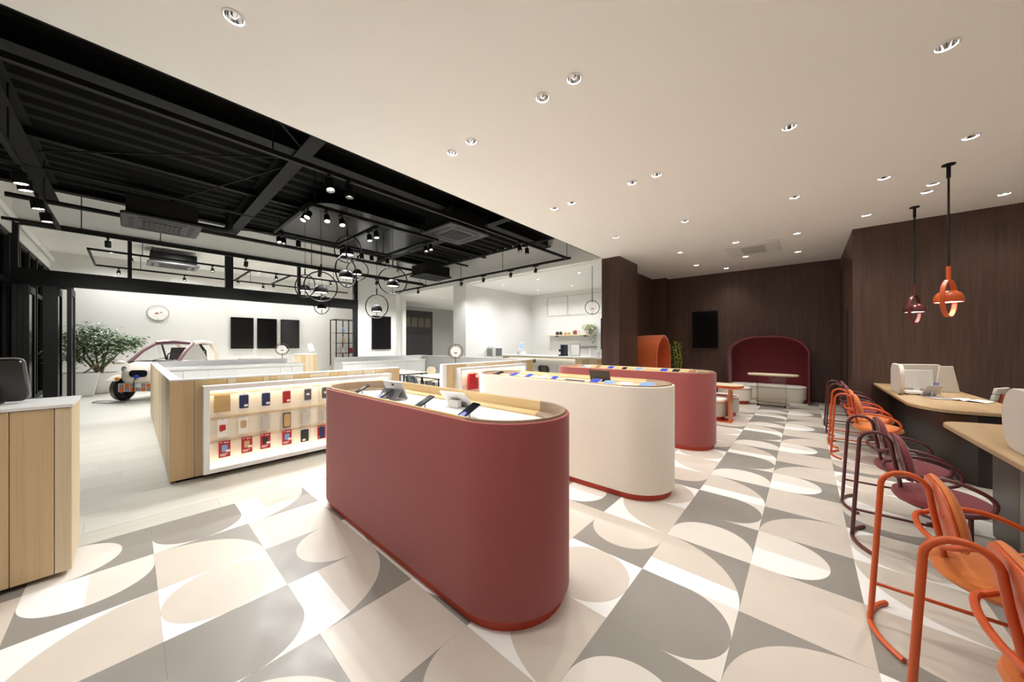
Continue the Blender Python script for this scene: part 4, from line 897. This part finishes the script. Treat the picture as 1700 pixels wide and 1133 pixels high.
def shrub(par, tips, n, L, W, mat, seed, sp=.2):
    rnd = random.Random(seed); g = G()
    for tx, ty, tz in tips:
        for _ in range(n):
            v = Vector((rnd.gauss(0, 1), rnd.gauss(0, 1), rnd.gauss(0, .75))); p = Vector((tx, ty, tz))+v*sp*.55
            a = math.atan2(v.y, v.x)+rnd.uniform(-.7, .7); g.leaf(p, (math.cos(a), math.sin(a), rnd.uniform(-.7, .35)), L*rnd.uniform(.6, 1.2), W*rnd.uniform(.7, 1.2))
    o = g.done('foliage', mat, par, False); o['kind'] = 'stuff'; return o
def bush(par, c, spread, n, L, W, mat, h0, hv, seed=1, lean=None):
    rnd = random.Random(seed); g = G()
    for _ in range(n):
        a = rnd.uniform(0, 2*PI); rr = math.sqrt(rnd.random()); zz = rnd.uniform(-1, 1)
        k = math.sqrt(max(0, 1-zz*zz)); p = Vector((c[0]+spread*rr*k*math.cos(a), c[1]+spread*rr*k*math.sin(a), h0+hv*zz))
        if lean: p += Vector(lean)*(zz+1)*.5
        d = Vector((math.cos(a+rnd.uniform(-.8, .8)), math.sin(a+rnd.uniform(-.8, .8)), rnd.uniform(-.4, .5)))
        g.leaf(p, d, L*rnd.uniform(.6, 1.2), W*rnd.uniform(.7, 1.2))
    o = g.done('foliage', mat, par, False); o['kind'] = 'stuff'; return o
pt = thing('potted_bamboo', 'leafy lime green plant behind the orange hooded sofa', 'plant', (-2.7, 10.2, 0))
G().lathe([(.12, 0), (.16, .35), (.14, .35), (.13, .3)], 20, (-2.7, 10.2, 0), cap0=True).done('pot', potm, pt)
for k in range(6): G().tube([(-2.7, 10.2, .3), (-2.7+.1*math.cos(k), 10.2+.1*math.sin(k), .9), (-2.76+.08*math.cos(k), 10.2+.1*math.sin(k), 1.35)], .009, 6).done('stem', limeleaf, pt)
bush(pt, (-2.78, 10.2), .17, 260, .13, .04, limeleaf, 1.12, .36, 3)

# ================================================================== KITCHEN / BAR
br = thing('bar_counter', 'white-fronted bar counter with wood end in the kitchen opening', 'counter', (-5.8, 8.5, 0))
G().box(-7.95, -3.6, 8.35, 8.85, 1.0, 1.04).done('countertop', white, br, False, .003); G().box(-7.95, -3.6, 8.36, 8.84, .965, 1.0).done('edge_band', oak2, br, False)
G().box(-7.7, -4.95, 8.62, 8.8, .04, .965).done('front_panel', white, br, False); G().box(-4.95, -3.6, 8.4, 8.8, .04, .965).done('wood_end', oak2, br, False)
G().box(-7.95, -7.72, 8.4, 8.8, .04, .965).done('wood_end', oak, br, False)
for i in range(6): G().box(-4.95+.225*i+.002, -4.95+.225*(i+1)-.002, 8.385, 8.4, .04, .965).done('wood_panel', (oak2, oak, oak2, oak3)[i % 4], br, False)
G().box(-7.7, -4.95, 8.56, 8.6, .955, .965).done('led_strip', stripm, br, False)
def bistro(label, x, y, rz, shell, back, grp):
    t = thing('bistro_chair', label, 'chair', (x, y, 0), rz, grp)
    for sx in (-1, 1):
        for sy in (-1, 1): G().tube([(sx*.16, sy*.17, .44), (sx*.2, sy*.21, .0)], .011, 8).done('leg', blackm, t, world=False)
    G().prism(rrect(-.2, .2, -.21, .21, .1), .435, .46, .006).done('seat', shell, t, world=False)
    for sy in (-1, 1): G().tube([(-.17, sy*.12, .44), (-.22, sy*.12, .72)]+arc((-.25, sy*.12, .72), .03, 0, PI, 5)[1:], .01, 8).done('back_rail', blackm, t, world=False)
    m = Matrix.Translation((-.195, 0, .66)) @ Matrix.Rotation(-.15, 4, 'Y') @ Matrix.Rotation(PI/2, 4, 'Z') @ Matrix.Rotation(PI/2, 4, 'X')
    G().prism(rrect(-.2, .2, -.12, .12, .11, 6), -.012, .012, .004).xf(m).done('backrest', back, t, world=False)
    return t
dkshell = M('dark_brown_plastic', '3b332c', .5); chshell = M('charcoal_shell', '3d4045', .45)
for i, x in enumerate((-7.2, -6.55, -5.75)):
    bistro(('dark chair at the bar counter, leftmost and mostly hidden', 'dark chair at the middle of the bar counter', 'dark chair at the bar counter beside the far red island')[i], x, 8.15, PI/2, dkshell, dkshell, 'dark chairs at the bar')
t = thing('payment_machine', 'white payment machine with grey window at the left of the bar counter', 'machine', (-8.0, 8.1, 0))
G().box(-8.2, -7.75, 7.9, 8.35, 0, .95).done('pedestal', white, t, False)
G().loft([[(-8.2, y, .95), (-7.7, y, .95), (-7.7, y, 1.3), (-8.0, y, 1.33), (-8.2, y, 1.12)] for y in (7.9, 8.3)]).done('head', white, t, False)
G().box(-7.7, -7.69, 7.95, 8.25, 1.0, 1.26).done('window', M('grey_window', '6f6f70', .2), t, False); G().box(-8.05, -7.8, 7.89, 7.9, 1.0, 1.25).done('screen', M('grey_panel', '8a8a8a', .3), t, False)
t = thing('payment_terminal', 'white terminal with blue screen on the bar counter', 'terminal', (-7.05, 8.5, 1.04), -.4)
G().box(-.14, .14, -.1, .1, 0, .13).done('base', white, t, False, .006, world=False); G().box(-.1, -.05, -.102, -.1, .05, .1).done('slot', blackm, t, False, world=False)
m = Matrix.Translation((.03, 0, .29)) @ Matrix.Rotation(-.25, 4, 'X')
G().obox(m, .26, .03, .26).done('display', white, t, False, .006, world=False); G().obox(m @ Matrix.Translation((0, -.017, 0)), .2, .004, .18).done('screen', emit('blue_display', '6f8fe0', .9), t, False, world=False)
G().cyl((.03, 0, .12), (.03, 0, .22), .03, 10).done('neck', white, t, world=False)
t = thing('coffee_machine', 'black coffee machine on the bar counter', 'coffee machine', (-5.45, 8.6, 1.04))
G().box(-.12, .05, -.14, .14, 0, .04).done('drip_tray', blackm, t, False, world=False); G().box(-.06, .05, -.12, .12, .04, .34).done('tower', M('dark_blue_black', '1c2233', .3), t, False, .008, world=False)
G().box(-.14, .02, -.1, .1, .13, .2).done('brew_head', blackm, t, False, .006, world=False); G().cyl((-.1, 0, .1), (-.1, 0, .14), .02, 10).done('spout', chrome, t, world=False)
t = thing('menu_frame', 'white framed board standing behind the coffee machine', 'frame', (-5.15, 8.72, 1.04))
G().box(-.16, .16, -.01, .01, 0, .36).done('frame', M('grey_frame', '77726c', .5), t, False, world=False); G().box(-.145, .145, -.013, -.01, .015, .345).done('board', cardw, t, False, world=False)
t = thing('display_rail', 'thin grey rail fixed on the kitchen wall above the coffee machine', 'rail', (-5.9, 10.55, 1.3))
G().box(-6.35, -5.4, 10.5, 10.6, 1.29, 1.32).done('rail', M('grey_rail', '8a857e', .5), t, False); G().box(-6.33, -6.3, 10.52, 10.6, 1.2, 1.29).done('bracket', steel, t, False)
t = thing('wall_shelf', 'thin pale wood shelf on the white kitchen wall', 'shelf', (-6.3, 10.45, 1.72))
G().box(-7.35, -5.4, 10.33, 10.6, 1.705, 1.73).done('board', paleash, t, False, .003)
for xx in (-7.0, -5.8): G().box(xx-.01, xx+.01, 10.4, 10.6, 1.66, 1.705).done('bracket', steel, t, False)
def jar(x, label, m1, r=.06, h=.11):
    t = thing('jar', label, 'jar', (x, 10.45, 1.73), 0, 'jars on the kitchen shelf')
    G().lathe([(r*.9, 0), (r, .01), (r, h*.8), (r*.8, h*.85), (r*.8, h)], 16, cap0=True, cap1=True).done('body', m1, t, world=False); G().lathe([(r*.86, h), (r*.86, h+.012)], 16, cap0=True, cap1=True).done('lid', blackm if m1 is soil else paleash, t, world=False)
tanm = M('tan_jar', 'c79a63', .4)
jar(-6.93, 'dark brown jar on the kitchen shelf, leftmost', soil); jar(-6.78, 'dark brown jar on the kitchen shelf, second from left', soil); jar(-6.58, 'tan jar on the kitchen shelf, left of the two', tanm, .055, .08); jar(-6.42, 'tan jar on the kitchen shelf, right of the two', tanm, .055, .09)
t = thing('gift_box', 'small green and red box on the kitchen shelf', 'box', (-6.18, 10.45, 1.73)); G().box(-.06, .0, -.05, .05, 0, .14).done('green_half', M('green_print', '2f8f55', .5), t, False, world=False); G().box(0, .05, -.05, .05, 0, .15).done('red_half', RED, t, False, world=False)
t = thing('cup', 'white cup on the kitchen shelf beside the plant', 'cup', (-6.02, 10.45, 1.73)); G().lathe([(.04, 0), (.055, .13), (.05, .13), (.037, .01)], 16, cap0=True).done('body', white, t, world=False)
t = thing('hanging_plant', 'trailing green plant in a white pot on the kitchen shelf', 'plant', (-5.66, 10.45, 1.73))
G().lathe([(.08, 0), (.1, .18), (.085, .18), (.08, .15)], 18, (-5.66, 10.45, 1.73), cap0=True).done('pot', white, t); G().lathe([(.08, .16), (.001, .165)], 14, (-5.66, 10.45, 1.73)).done('soil', soil, t)
bush(t, (-5.6, 10.42), .24, 160, .14, .04, limeleaf, 1.98, .1, 5); bush(t, (-5.42, 10.36), .15, 140, .09, .04, greenleaf, 1.75, .28, 6)
screen_tv('wall_screen', 'black portrait screen on the kitchen wall, mostly behind the dark column', (-5.22, -4.5, 10.52, 10.57, 1.22, 2.28), 'y')
for i, (x, h) in enumerate(((-4.55, .22), (-4.35, .12))):
    t = thing('canister', ('tall white canister at the right end of the bar counter', 'short white canister by the dark column on the bar counter')[i], 'canister', (x, 8.6, 1.04)); G().lathe([(.06, 0), (.06, h)], 16, cap0=True, cap1=True).done('body', white, t, world=False); G().lathe([(.062, h), (.062, h+.02)], 16, cap0=True, cap1=True).done('lid', cardw, t, world=False)
# corridor screen wall
t = thing('folding_screen', 'tall black panel with four pale slots standing in the grey opening', 'screen', (-13.6, 8.85, 0))
G().box(-13.65, -13.55, 8.03, 9.62, 0, 2.95).done('panel', M('charcoal_panel', '2b2a2b', .5), t, False)
for i in range(4): G().box(-13.55, -13.545, 8.12+i*.36, 8.40+i*.36, 2.2, 2.62).done('slot', M('khaki_slot', '5a5343', .6), t, False)
G().box(-13.55, -13.545, 8.06, 9.58, 1.82, 2.15).done('band', M('dark_band', '201e1d', .6), t, False)
# ================================================================== CONSULT TABLES BEHIND
def ctable(label, x0, x1, y0, y1):
    t = thing('meeting_table', label, 'table', ((x0+x1)/2, (y0+y1)/2, 0))
    G().prism(rrect(x0, x1, y0, y1, .03, 3), .70, .715, .002).done('tabletop', paleash, t); G().box(x0+.01, x1-.01, y0+.01, y1-.01, .68, .70).done('frame', blackm, t, False)
    for xx, sx in ((x0+.12, -1), (x1-.12, 1)):
        for yy, sy in ((y0+.1, -1), (y1-.1, 1)): G().tube([(xx, yy, .69), (xx+sx*.06, yy+sy*.05, 0)], .017, 8).done('leg', blackm, t)
ctable('pale-topped meeting table between the white counters, farther one', -8.2, -6.95, 4.12, 4.8); ctable('pale-topped meeting table between the white counters, nearer one', -6.4, -5.05, 4.08, 4.72)
G2 = 'chairs at the meeting tables'
bistro('ply-backed chair behind the farther meeting table', -7.6, 5.15, -PI/2, paleash, paleash, G2); bistro('ply-backed chair behind the nearer meeting table', -6.9, 5.2, -PI/2, paleash, paleash, G2)
bistro('charcoal chair in front of the farther meeting table', -7.0, 3.85, PI/2, chshell, chshell, G2); bistro('charcoal chair in front of the nearer meeting table', -5.85, 3.85, PI/2, chshell, chshell, G2)
# ================================================================== BEYOND THE PARTITION
screen_tv('wall_screen', 'black portrait screen on the white pier beside the partition', (-12.19, -12.13, 5.93, 6.68, 1.2, 2.46), 'x')
for i, (a, b) in enumerate(((2.58, 3.30), (3.42, 4.10), (4.24, 4.94))): screen_tv('wall_screen', ('leftmost', 'middle', 'rightmost')[i]+' of the three black portrait screens on the far white wall', (-16.97, -16.91, a, b, 1.21, 2.46), 'x')
for i, (x, y, wd, lb) in enumerate(((-13.1, 4.02, .5, 'pale wood pedestal with white top carrying the tablet, beyond the partition'), (-13.6, 2.55, .5, 'low-looking pale wood pedestal under the three screens'))):
    t = thing('display_pedestal', lb, 'pedestal', (x, y, 0)); h = 1.06 if i == 0 else .96
    G().box(x-.35, x+.35, y-wd/2, y+wd/2, .03, h-.02).done('carcass', oak2, t, False)
    for k in range(4): G().box(x+.35, x+.362, y-wd/2+wd/4*k+.002, y-wd/2+wd/4*(k+1)-.002, .03, h-.02).done('wood_panel', (oak, oak2, oak2)[k % 3], t, False)
    G().box(x-.36, x+.37, y-wd/2-.01, y+wd/2+.01, h-.02, h).done('top', white, t, False)
t = thing('tablet_stand', 'small white tablet on a stand on the wood pedestal beyond the partition', 'tablet', (-13.0, 4.1, 1.06))
G().obox(Matrix.Translation((0, .05, .22)) @ Matrix.Rotation(.3, 4, 'X'), .02, .16, .26).done('tablet', white, t, False, world=False); G().cyl((0, 0, 0), (0, .05, .18), .015, 8).done('post', silver, t, world=False); G().cyl((0, 0, 0), (0, 0, .012), .07, 14).done('base', silver, t, world=False)
rk = thing('shelf_rack', 'black metal rack with tan shelves holding small goods by the far wall', 'rack', (-16.2, 6.6, 0))
for x in (-16.55, -15.9):
    for y in (6.1, 6.65, 7.2): G().box(x-.018, x+.018, y-.018, y+.018, .4, 2.52).done('post', blackm, rk, False)
for z in (.98, 1.44, 1.9, .45): G().box(-16.55, -15.9, 6.1, 7.2, z-.012, z+.012).done('shelf', M('tan_board', 'c9b9a2', .6), rk, False); G().box(-15.9, -15.88, 6.1, 7.2, z-.014, z+.014).done('front_rail', blackm, rk, False)
G().box(-15.915, -15.885, 6.1, 7.2, 2.5, 2.53).box(-16.565, -16.535, 6.1, 7.2, 2.5, 2.53).box(-16.55, -15.9, 6.085, 6.115, 2.5, 2.53).box(-16.55, -15.9, 7.185, 7.215, 2.5, 2.53).done('top_rail', blackm, rk, False)
G().box(-16.5, -15.95, 6.15, 7.15, .02, .4).done('base_cabinet', oak2, rk, False)
def goods(nm, lb, cat, p, mt, s_, kind):
    t = thing(nm, lb, cat, p)
    if kind == 'b': G().lathe([(s_*.5, 0), (s_*.5, s_*1.6), (s_*.2, s_*2), (s_*.2, s_*2.4)], 14, cap0=True, cap1=True).done('body', mt, t, world=False); G().cyl((0, 0, s_*2.4), (0, 0, s_*2.6), s_*.24, 10).done('cap', white, t, world=False)
    else: G().box(-s_, s_, -s_, s_, 0, s_*2).done('body', mt, t, False, .01, world=False); G().box(-s_*.5, s_*.5, -s_*.5, s_*.5, s_*2, s_*2.2).done('lid', white, t, False, world=False)
goods('bottle', 'gold bottle on the middle shelf of the black rack', 'bottle', (-16.15, 6.5, 1.453), goldm, .11, 'b'); goods('bottle', 'white bottle on the lower shelf of the black rack', 'bottle', (-16.15, 6.52, .993), white, .11, 'b')
goods('gift_box', 'white box on the middle shelf right part of the black rack', 'box', (-16.15, 6.9, 1.453), white, .1, 'x'); goods('gift_box', 'red and white box on the lower shelf right part of the black rack', 'box', (-16.15, 6.92, .993), RED, .11, 'x'); goods('bottle', 'bluish bottle on the top shelf of the black rack', 'bottle', (-16.15, 6.5, 1.913), scr_sky, .1, 'b')
# planters
p1 = thing('potted_tree', 'leaning shrub in a tapered square white planter by the folding doors', 'plant', (-14.75, -.95, 0))
G().loft([[(x-14.75, y-.95, z) for x, y in rrect(-r, r, -r, r, .02, 2)] for r, z in ((.28, 0), (.38, .62), (.35, .62), (.34, .55))], True, True).done('pot', potm, p1)
G().tube([(-14.75, -1.0, .55), (-14.7, -1.12, 1.0), (-14.6, -1.0, 1.35), (-14.5, -.7, 1.7)], [.03, .025, .02, .012], 7).tube([(-14.7, -.9, .55), (-14.65, -.6, .85), (-14.6, -.35, 1.25)], [.022, .018, .01], 7).done('trunk', barkm, p1)
shrub(p1, [(-14.5, -.75, 1.72), (-14.6, -1.0, 1.4), (-14.65, -.35, 1.3), (-14.5, -.95, 1.62), (-14.55, -1.15, 1.15), (-14.6, -.6, 1.55)], 110, .16, .05, greenleaf, 8, .24)
p2 = thing('potted_tree', 'bushy multi-stemmed shrub in a round white planter beside the car', 'plant', (-15.2, -.6, 0))
G().lathe([(.25, 0), (.33, .12), (.37, .3), (.38, .58), (.35, .58), (.34, .52)], 28, (-15.2, -.6, 0), cap0=True).done('pot', potm, p2); G().lathe([(.35, .53), (.001, .54)], 20, (-15.2, -.6, 0)).done('soil', barkm, p2)
for k, (dx, dy, h) in enumerate(((.1, .45, 1.25), (.0, .2, 1.4), (-.1, -.1, 1.5), (.2, -.5, 1.3), (.1, .3, 1.05), (.15, -.3, 1.35))):
    G().tube([(-15.2+.03*k, -.68+.03*k, .52), (-15.2+dx*.4, -.6+dy*.3, .8), (-15.2+dx, -.6+dy, h)], [.035, .026, .012], 7).done('branch', barkm, p2)
rt = random.Random(4)
shrub(p2, [(-15.1+rt.uniform(-.3, .3), -.6+y*.62+rt.uniform(-.05, .05), z-.12+rt.uniform(-.06, .06)) for y, z in ((-1.0, 1.5), (-.85, 1.7), (-.7, 1.3), (-.6, 1.8), (-.45, 1.55), (-.3, 1.9), (-.3, 1.35), (-.1, 1.75), (0, 1.5), (.1, 1.92), (.15, 1.25), (.3, 1.65), (.4, 1.4), (.55, 1.75), (.6, 1.5), (.75, 1.65), (.85, 1.45), (1.05, 1.6), (.25, 1.1), (-.5, 1.1), (-.8, 1.2), (.9, 1.7))], 120, .15, .045, greenleaf, 9, .20)

# ================================================================== CAR
car = thing('micro_car', 'small cream three-wheeled car with plum roof frame, plugged in to charge', 'car', (-13.0, .78, 0), math.radians(-40))
def cb(g, n, m, p=None, **k): return g.done(n, m, p or car, world=False, **k)
def sect(x, w_, z0, z1, r, n=5): return [(x, y, z) for y, z in rrect(-w_, w_, z0, z1, r, n)]
cb(G().loft([sect(-1.15, .25, .45, .8, .12), sect(-1.0, .45, .32, .92, .16), sect(-.5, .58, .26, .95, .15), sect(.1, .6, .26, .95, .15), sect(.5, .58, .3, .98, .18), sect(.8, .5, .36, .93, .2), sect(1.0, .38, .42, .82, .18), sect(1.08, .25, .5, .74, .12)]), 'body', carbody)
for s_ in (-1, 1):
    f = cb(G().lathe([(.02, 0)]+[(.30*math.sin(a), .12*(1-math.cos(a))*0) for a in ()]+[(.30, .02), (.31, .06), (.30, .10)], 24).xf(Matrix.Translation((.74, s_*.56-.06, .295)) @ Matrix.Rotation(-PI/2, 4, 'X')), 'rim', steel)
    cb(G().tube([(.74+.22*math.cos(2*PI*i/28), s_*.56, .295+.22*math.sin(2*PI*i/28)) for i in range(28)], .075, 10, True), 'tyre', rubber)
    cb(G().loft([[(.70+.38*math.cos(a), s_*.56+yy, .30+.34*math.sin(a)) for a in [.62+(PI-.75)*i/14 for i in range(15)]] for yy in (-.13, .12)], False, False, False).loft([[(.70+q*.38*math.cos(a), s_*.56+s_*.12, .30+q*.34*math.sin(a)) for a in [.62+(PI-.75)*i/14 for i in range(15)]] for q in (1, .9)], False, False, False), 'fender', carbody)
    hl = cb(G().lathe([(.075, .0), (.07, .03), (.002, .035)], 18).xf(Matrix.Translation((.93, s_*.36, .78)) @ Matrix.Rotation(s_*.25, 4, 'Z') @ Matrix.Rotation(PI/2, 4, 'Y')), 'headlight', chrome)
    cb(G().lathe([(.055, .036), (.002, .04)], 16).xf(Matrix.Translation((.93, s_*.36, .78)) @ Matrix.Rotation(s_*.25, 4, 'Z') @ Matrix.Rotation(PI/2, 4, 'Y')), 'lens', silver, hl)
    cb(G().sphere((1.0, s_*.47, .56), .03, .05, .035, 12, 6), 'indicator', amber)
    cb(G().sphere((.62, s_*.74, .93), .06, .12, .05, 12, 6), 'wing_mirror', carbody)
    # cabin frame
    cb(G().tube([(.62, s_*.54, .93), (.3, s_*.5, 1.22), (-.02, s_*.44, 1.42)], .04, 10), 'windscreen_pillar', carroof)
    cb(G().tube([(-.02, s_*.44, 1.42), (-.35, s_*.46, 1.46), (-.7, s_*.44, 1.42), (-1.0, s_*.4, 1.1), (-1.08, s_*.36, .85)], .055, 10), 'rear_pillar', carbody)
    cb(G().tube([(-.42, s_*.5, .93), (-.36, s_*.52, 1.2), (-.2, s_*.46, 1.44)], .022, 8), 'door_pillar', blackm)
    cb(G().loft([[(.58, s_*.54, .95), (-.03, s_*.45, 1.40)], [(-.4, s_*.55, .95), (-.25, s_*.46, 1.42)]], False, False, False), 'side_window', glass)
cb(G().lathe([(.02, -.05), (.24, -.05), (.27, 0), (.24, .05), (.02, .05)], 24).xf(Matrix.Translation((-.95, 0, .27)) @ Matrix.Rotation(PI/2, 4, 'X')), 'rear_tyre', rubber)
cb(G().loft([[(x, y, z+.04*math.cos(y/.48*PI/2)) for y in (-.48, -.3, 0, .3, .48)] for x, z in ((-.02, 1.41), (-.35, 1.44), (-.72, 1.41))], False, False, False).loft([[(x, y, z+.04*math.cos(y/.48*PI/2)) for y in (-.48, -.3, 0, .3, .48)] for x, z in ((-.02, 1.38), (-.72, 1.38))], False, False, False), 'roof', carroof)
cb(G().tube([(-.02, -.44, 1.42), (0.0, 0, 1.455), (-.02, .44, 1.42)], .045, 10), 'roof_bar', carroof)
cb(G().loft([[(.6, -.52, .95), (.62, 0, .97), (.6, .52, .95)], [(-.0, -.43, 1.41), (.02, 0, 1.44), (-.0, .43, 1.41)]], False, False, False), 'windscreen', glass)
cb(G().tube([(.62, -.5, .95), (.66, 0, .97), (.62, .5, .95)], .016, 8), 'windscreen_seal', blackm)
cb(G().tube([(.66, -.1, .96), (.5, .25, 1.06)], .008, 6), 'wiper', blackm)
st_ = cb(G().tube([(.25+.17*math.cos(a)*.35, .2+.17*math.sin(a), 1.02+.17*math.cos(a)*.9) for a in [2*PI*i/24 for i in range(24)]], .014, 8, True), 'steering_wheel', blackm)
cb(G().cyl((.25, .2, 1.02), (.4, .2, .9), .02, 8), 'steering_column', blackm, st_)
for s_ in (-.22, .22): cb(G().obox(Matrix.Translation((-.42, s_, 1.05)) @ Matrix.Rotation(-.2, 4, 'Y'), .1, .36, .5), 'seat_back', M('dark_seat', '24242a', .7), bevel=.03)
# front grille panel: white bars over orange and grey squares
gl_ = cb(G().box(1.0, 1.03, -.42, .42, .24, .44), 'bumper', white, smooth=False)
for i in range(7):
    for j in range(2):
        if (i, j) == (3, 1): continue
        cb(G().box(1.03, 1.036, -.40+.115*i, -.30+.115*i, .25+.095*j, .335+.095*j), 'grille_square', M('orange_square', 'd8692a', .5) if (i+j) % 2 == 0 else M('grey_square', '8f8d88', .5), gl_, smooth=False)
cb(G().prism(rrect(-.19, .19, -.085, .085, .08, 5), 0, .02).xf(Matrix.Translation((1.07, .04, .68)) @ Matrix.Rotation(PI/2, 4, 'Z') @ Matrix.Rotation(PI/2, 4, 'X')), 'charge_port', blackm)
cb(G().cyl((1.07, .02, .62), (1.13, .02, .6), .04, 12), 'charge_plug', blue)
R = Matrix.Rotation(math.radians(-40), 4, 'Z'); wp = lambda p: R @ Vector(p)+Vector((-13.0, .78, 0))
cab = G().tube([wp((1.13, .02, .6)), wp((1.17, .02, .5)), wp((1.15, -.0, .3)), wp((1.2, -.05, .08)), wp((1.25, -.12, .012)), wp((1.3, -.4, .012)), wp((1.15, -.85, .012)), wp((.95, -.95, .012)), wp((.9, -.7, .012)), wp((1.1, -.3, .012))], .008, 8).done('charging_cable', blackm)
tag(base(cab, wp((1.2, -.3, 0))), 'black charging cable looping on the floor in front of the little car', 'cable')

# ================================================================== LAMPS THE OTHER ROOMS HAVE
def roomlamp(x, y, z, label, power=P_ROOM, n='recessed_downlight'):
    t = thing(n, label, 'downlight', (x, y, z), 0, 'downlights in the white side rooms')
    G().lathe([(.002, -.004), (.055, -.004), (.06, -.002), (.065, 0)], 18).done('trim_ring', white, t, world=False)
    G().lathe([(.03, -.0045), (.002, -.006)], 16).done('lens', lampsoft, t, world=False)
    spot('lamp', t, (0, 0, -.012), (0, 0, -1), power, NEUT, 2.6, .9, .05)
k = 0
for x, y in ((-16.0, -.4), (-16.0, 1.3), (-16.0, 3.3), (-16.0, 5.4), (-13.6, .9), (-13.6, 4.4)):
    k += 1; roomlamp(x, y, 4.2, f'downlight in the ceiling beyond the partition, {ORD[k-1] if k < 7 else "last"} of six')
for i, (x, y) in enumerate(((-7.4, 8.0), (-6.0, 8.0), (-4.6, 8.0), (-7.2, 9.6), (-5.8, 9.6), (-4.4, 9.6))): roomlamp(x, y, CZ-.041, f'small downlight in the kitchen ceiling, {("front left", "front middle", "front right", "rear left", "rear middle", "rear right")[i]}', 75)
for i, (x, y) in enumerate(((-11.5, 8.6), (-12.6, 11.5), (-11.0, 14.5))): roomlamp(x, y, CZ-.021, f'small downlight in the grey corridor ceiling, {("front", "middle", "rear")[i]}', 240)
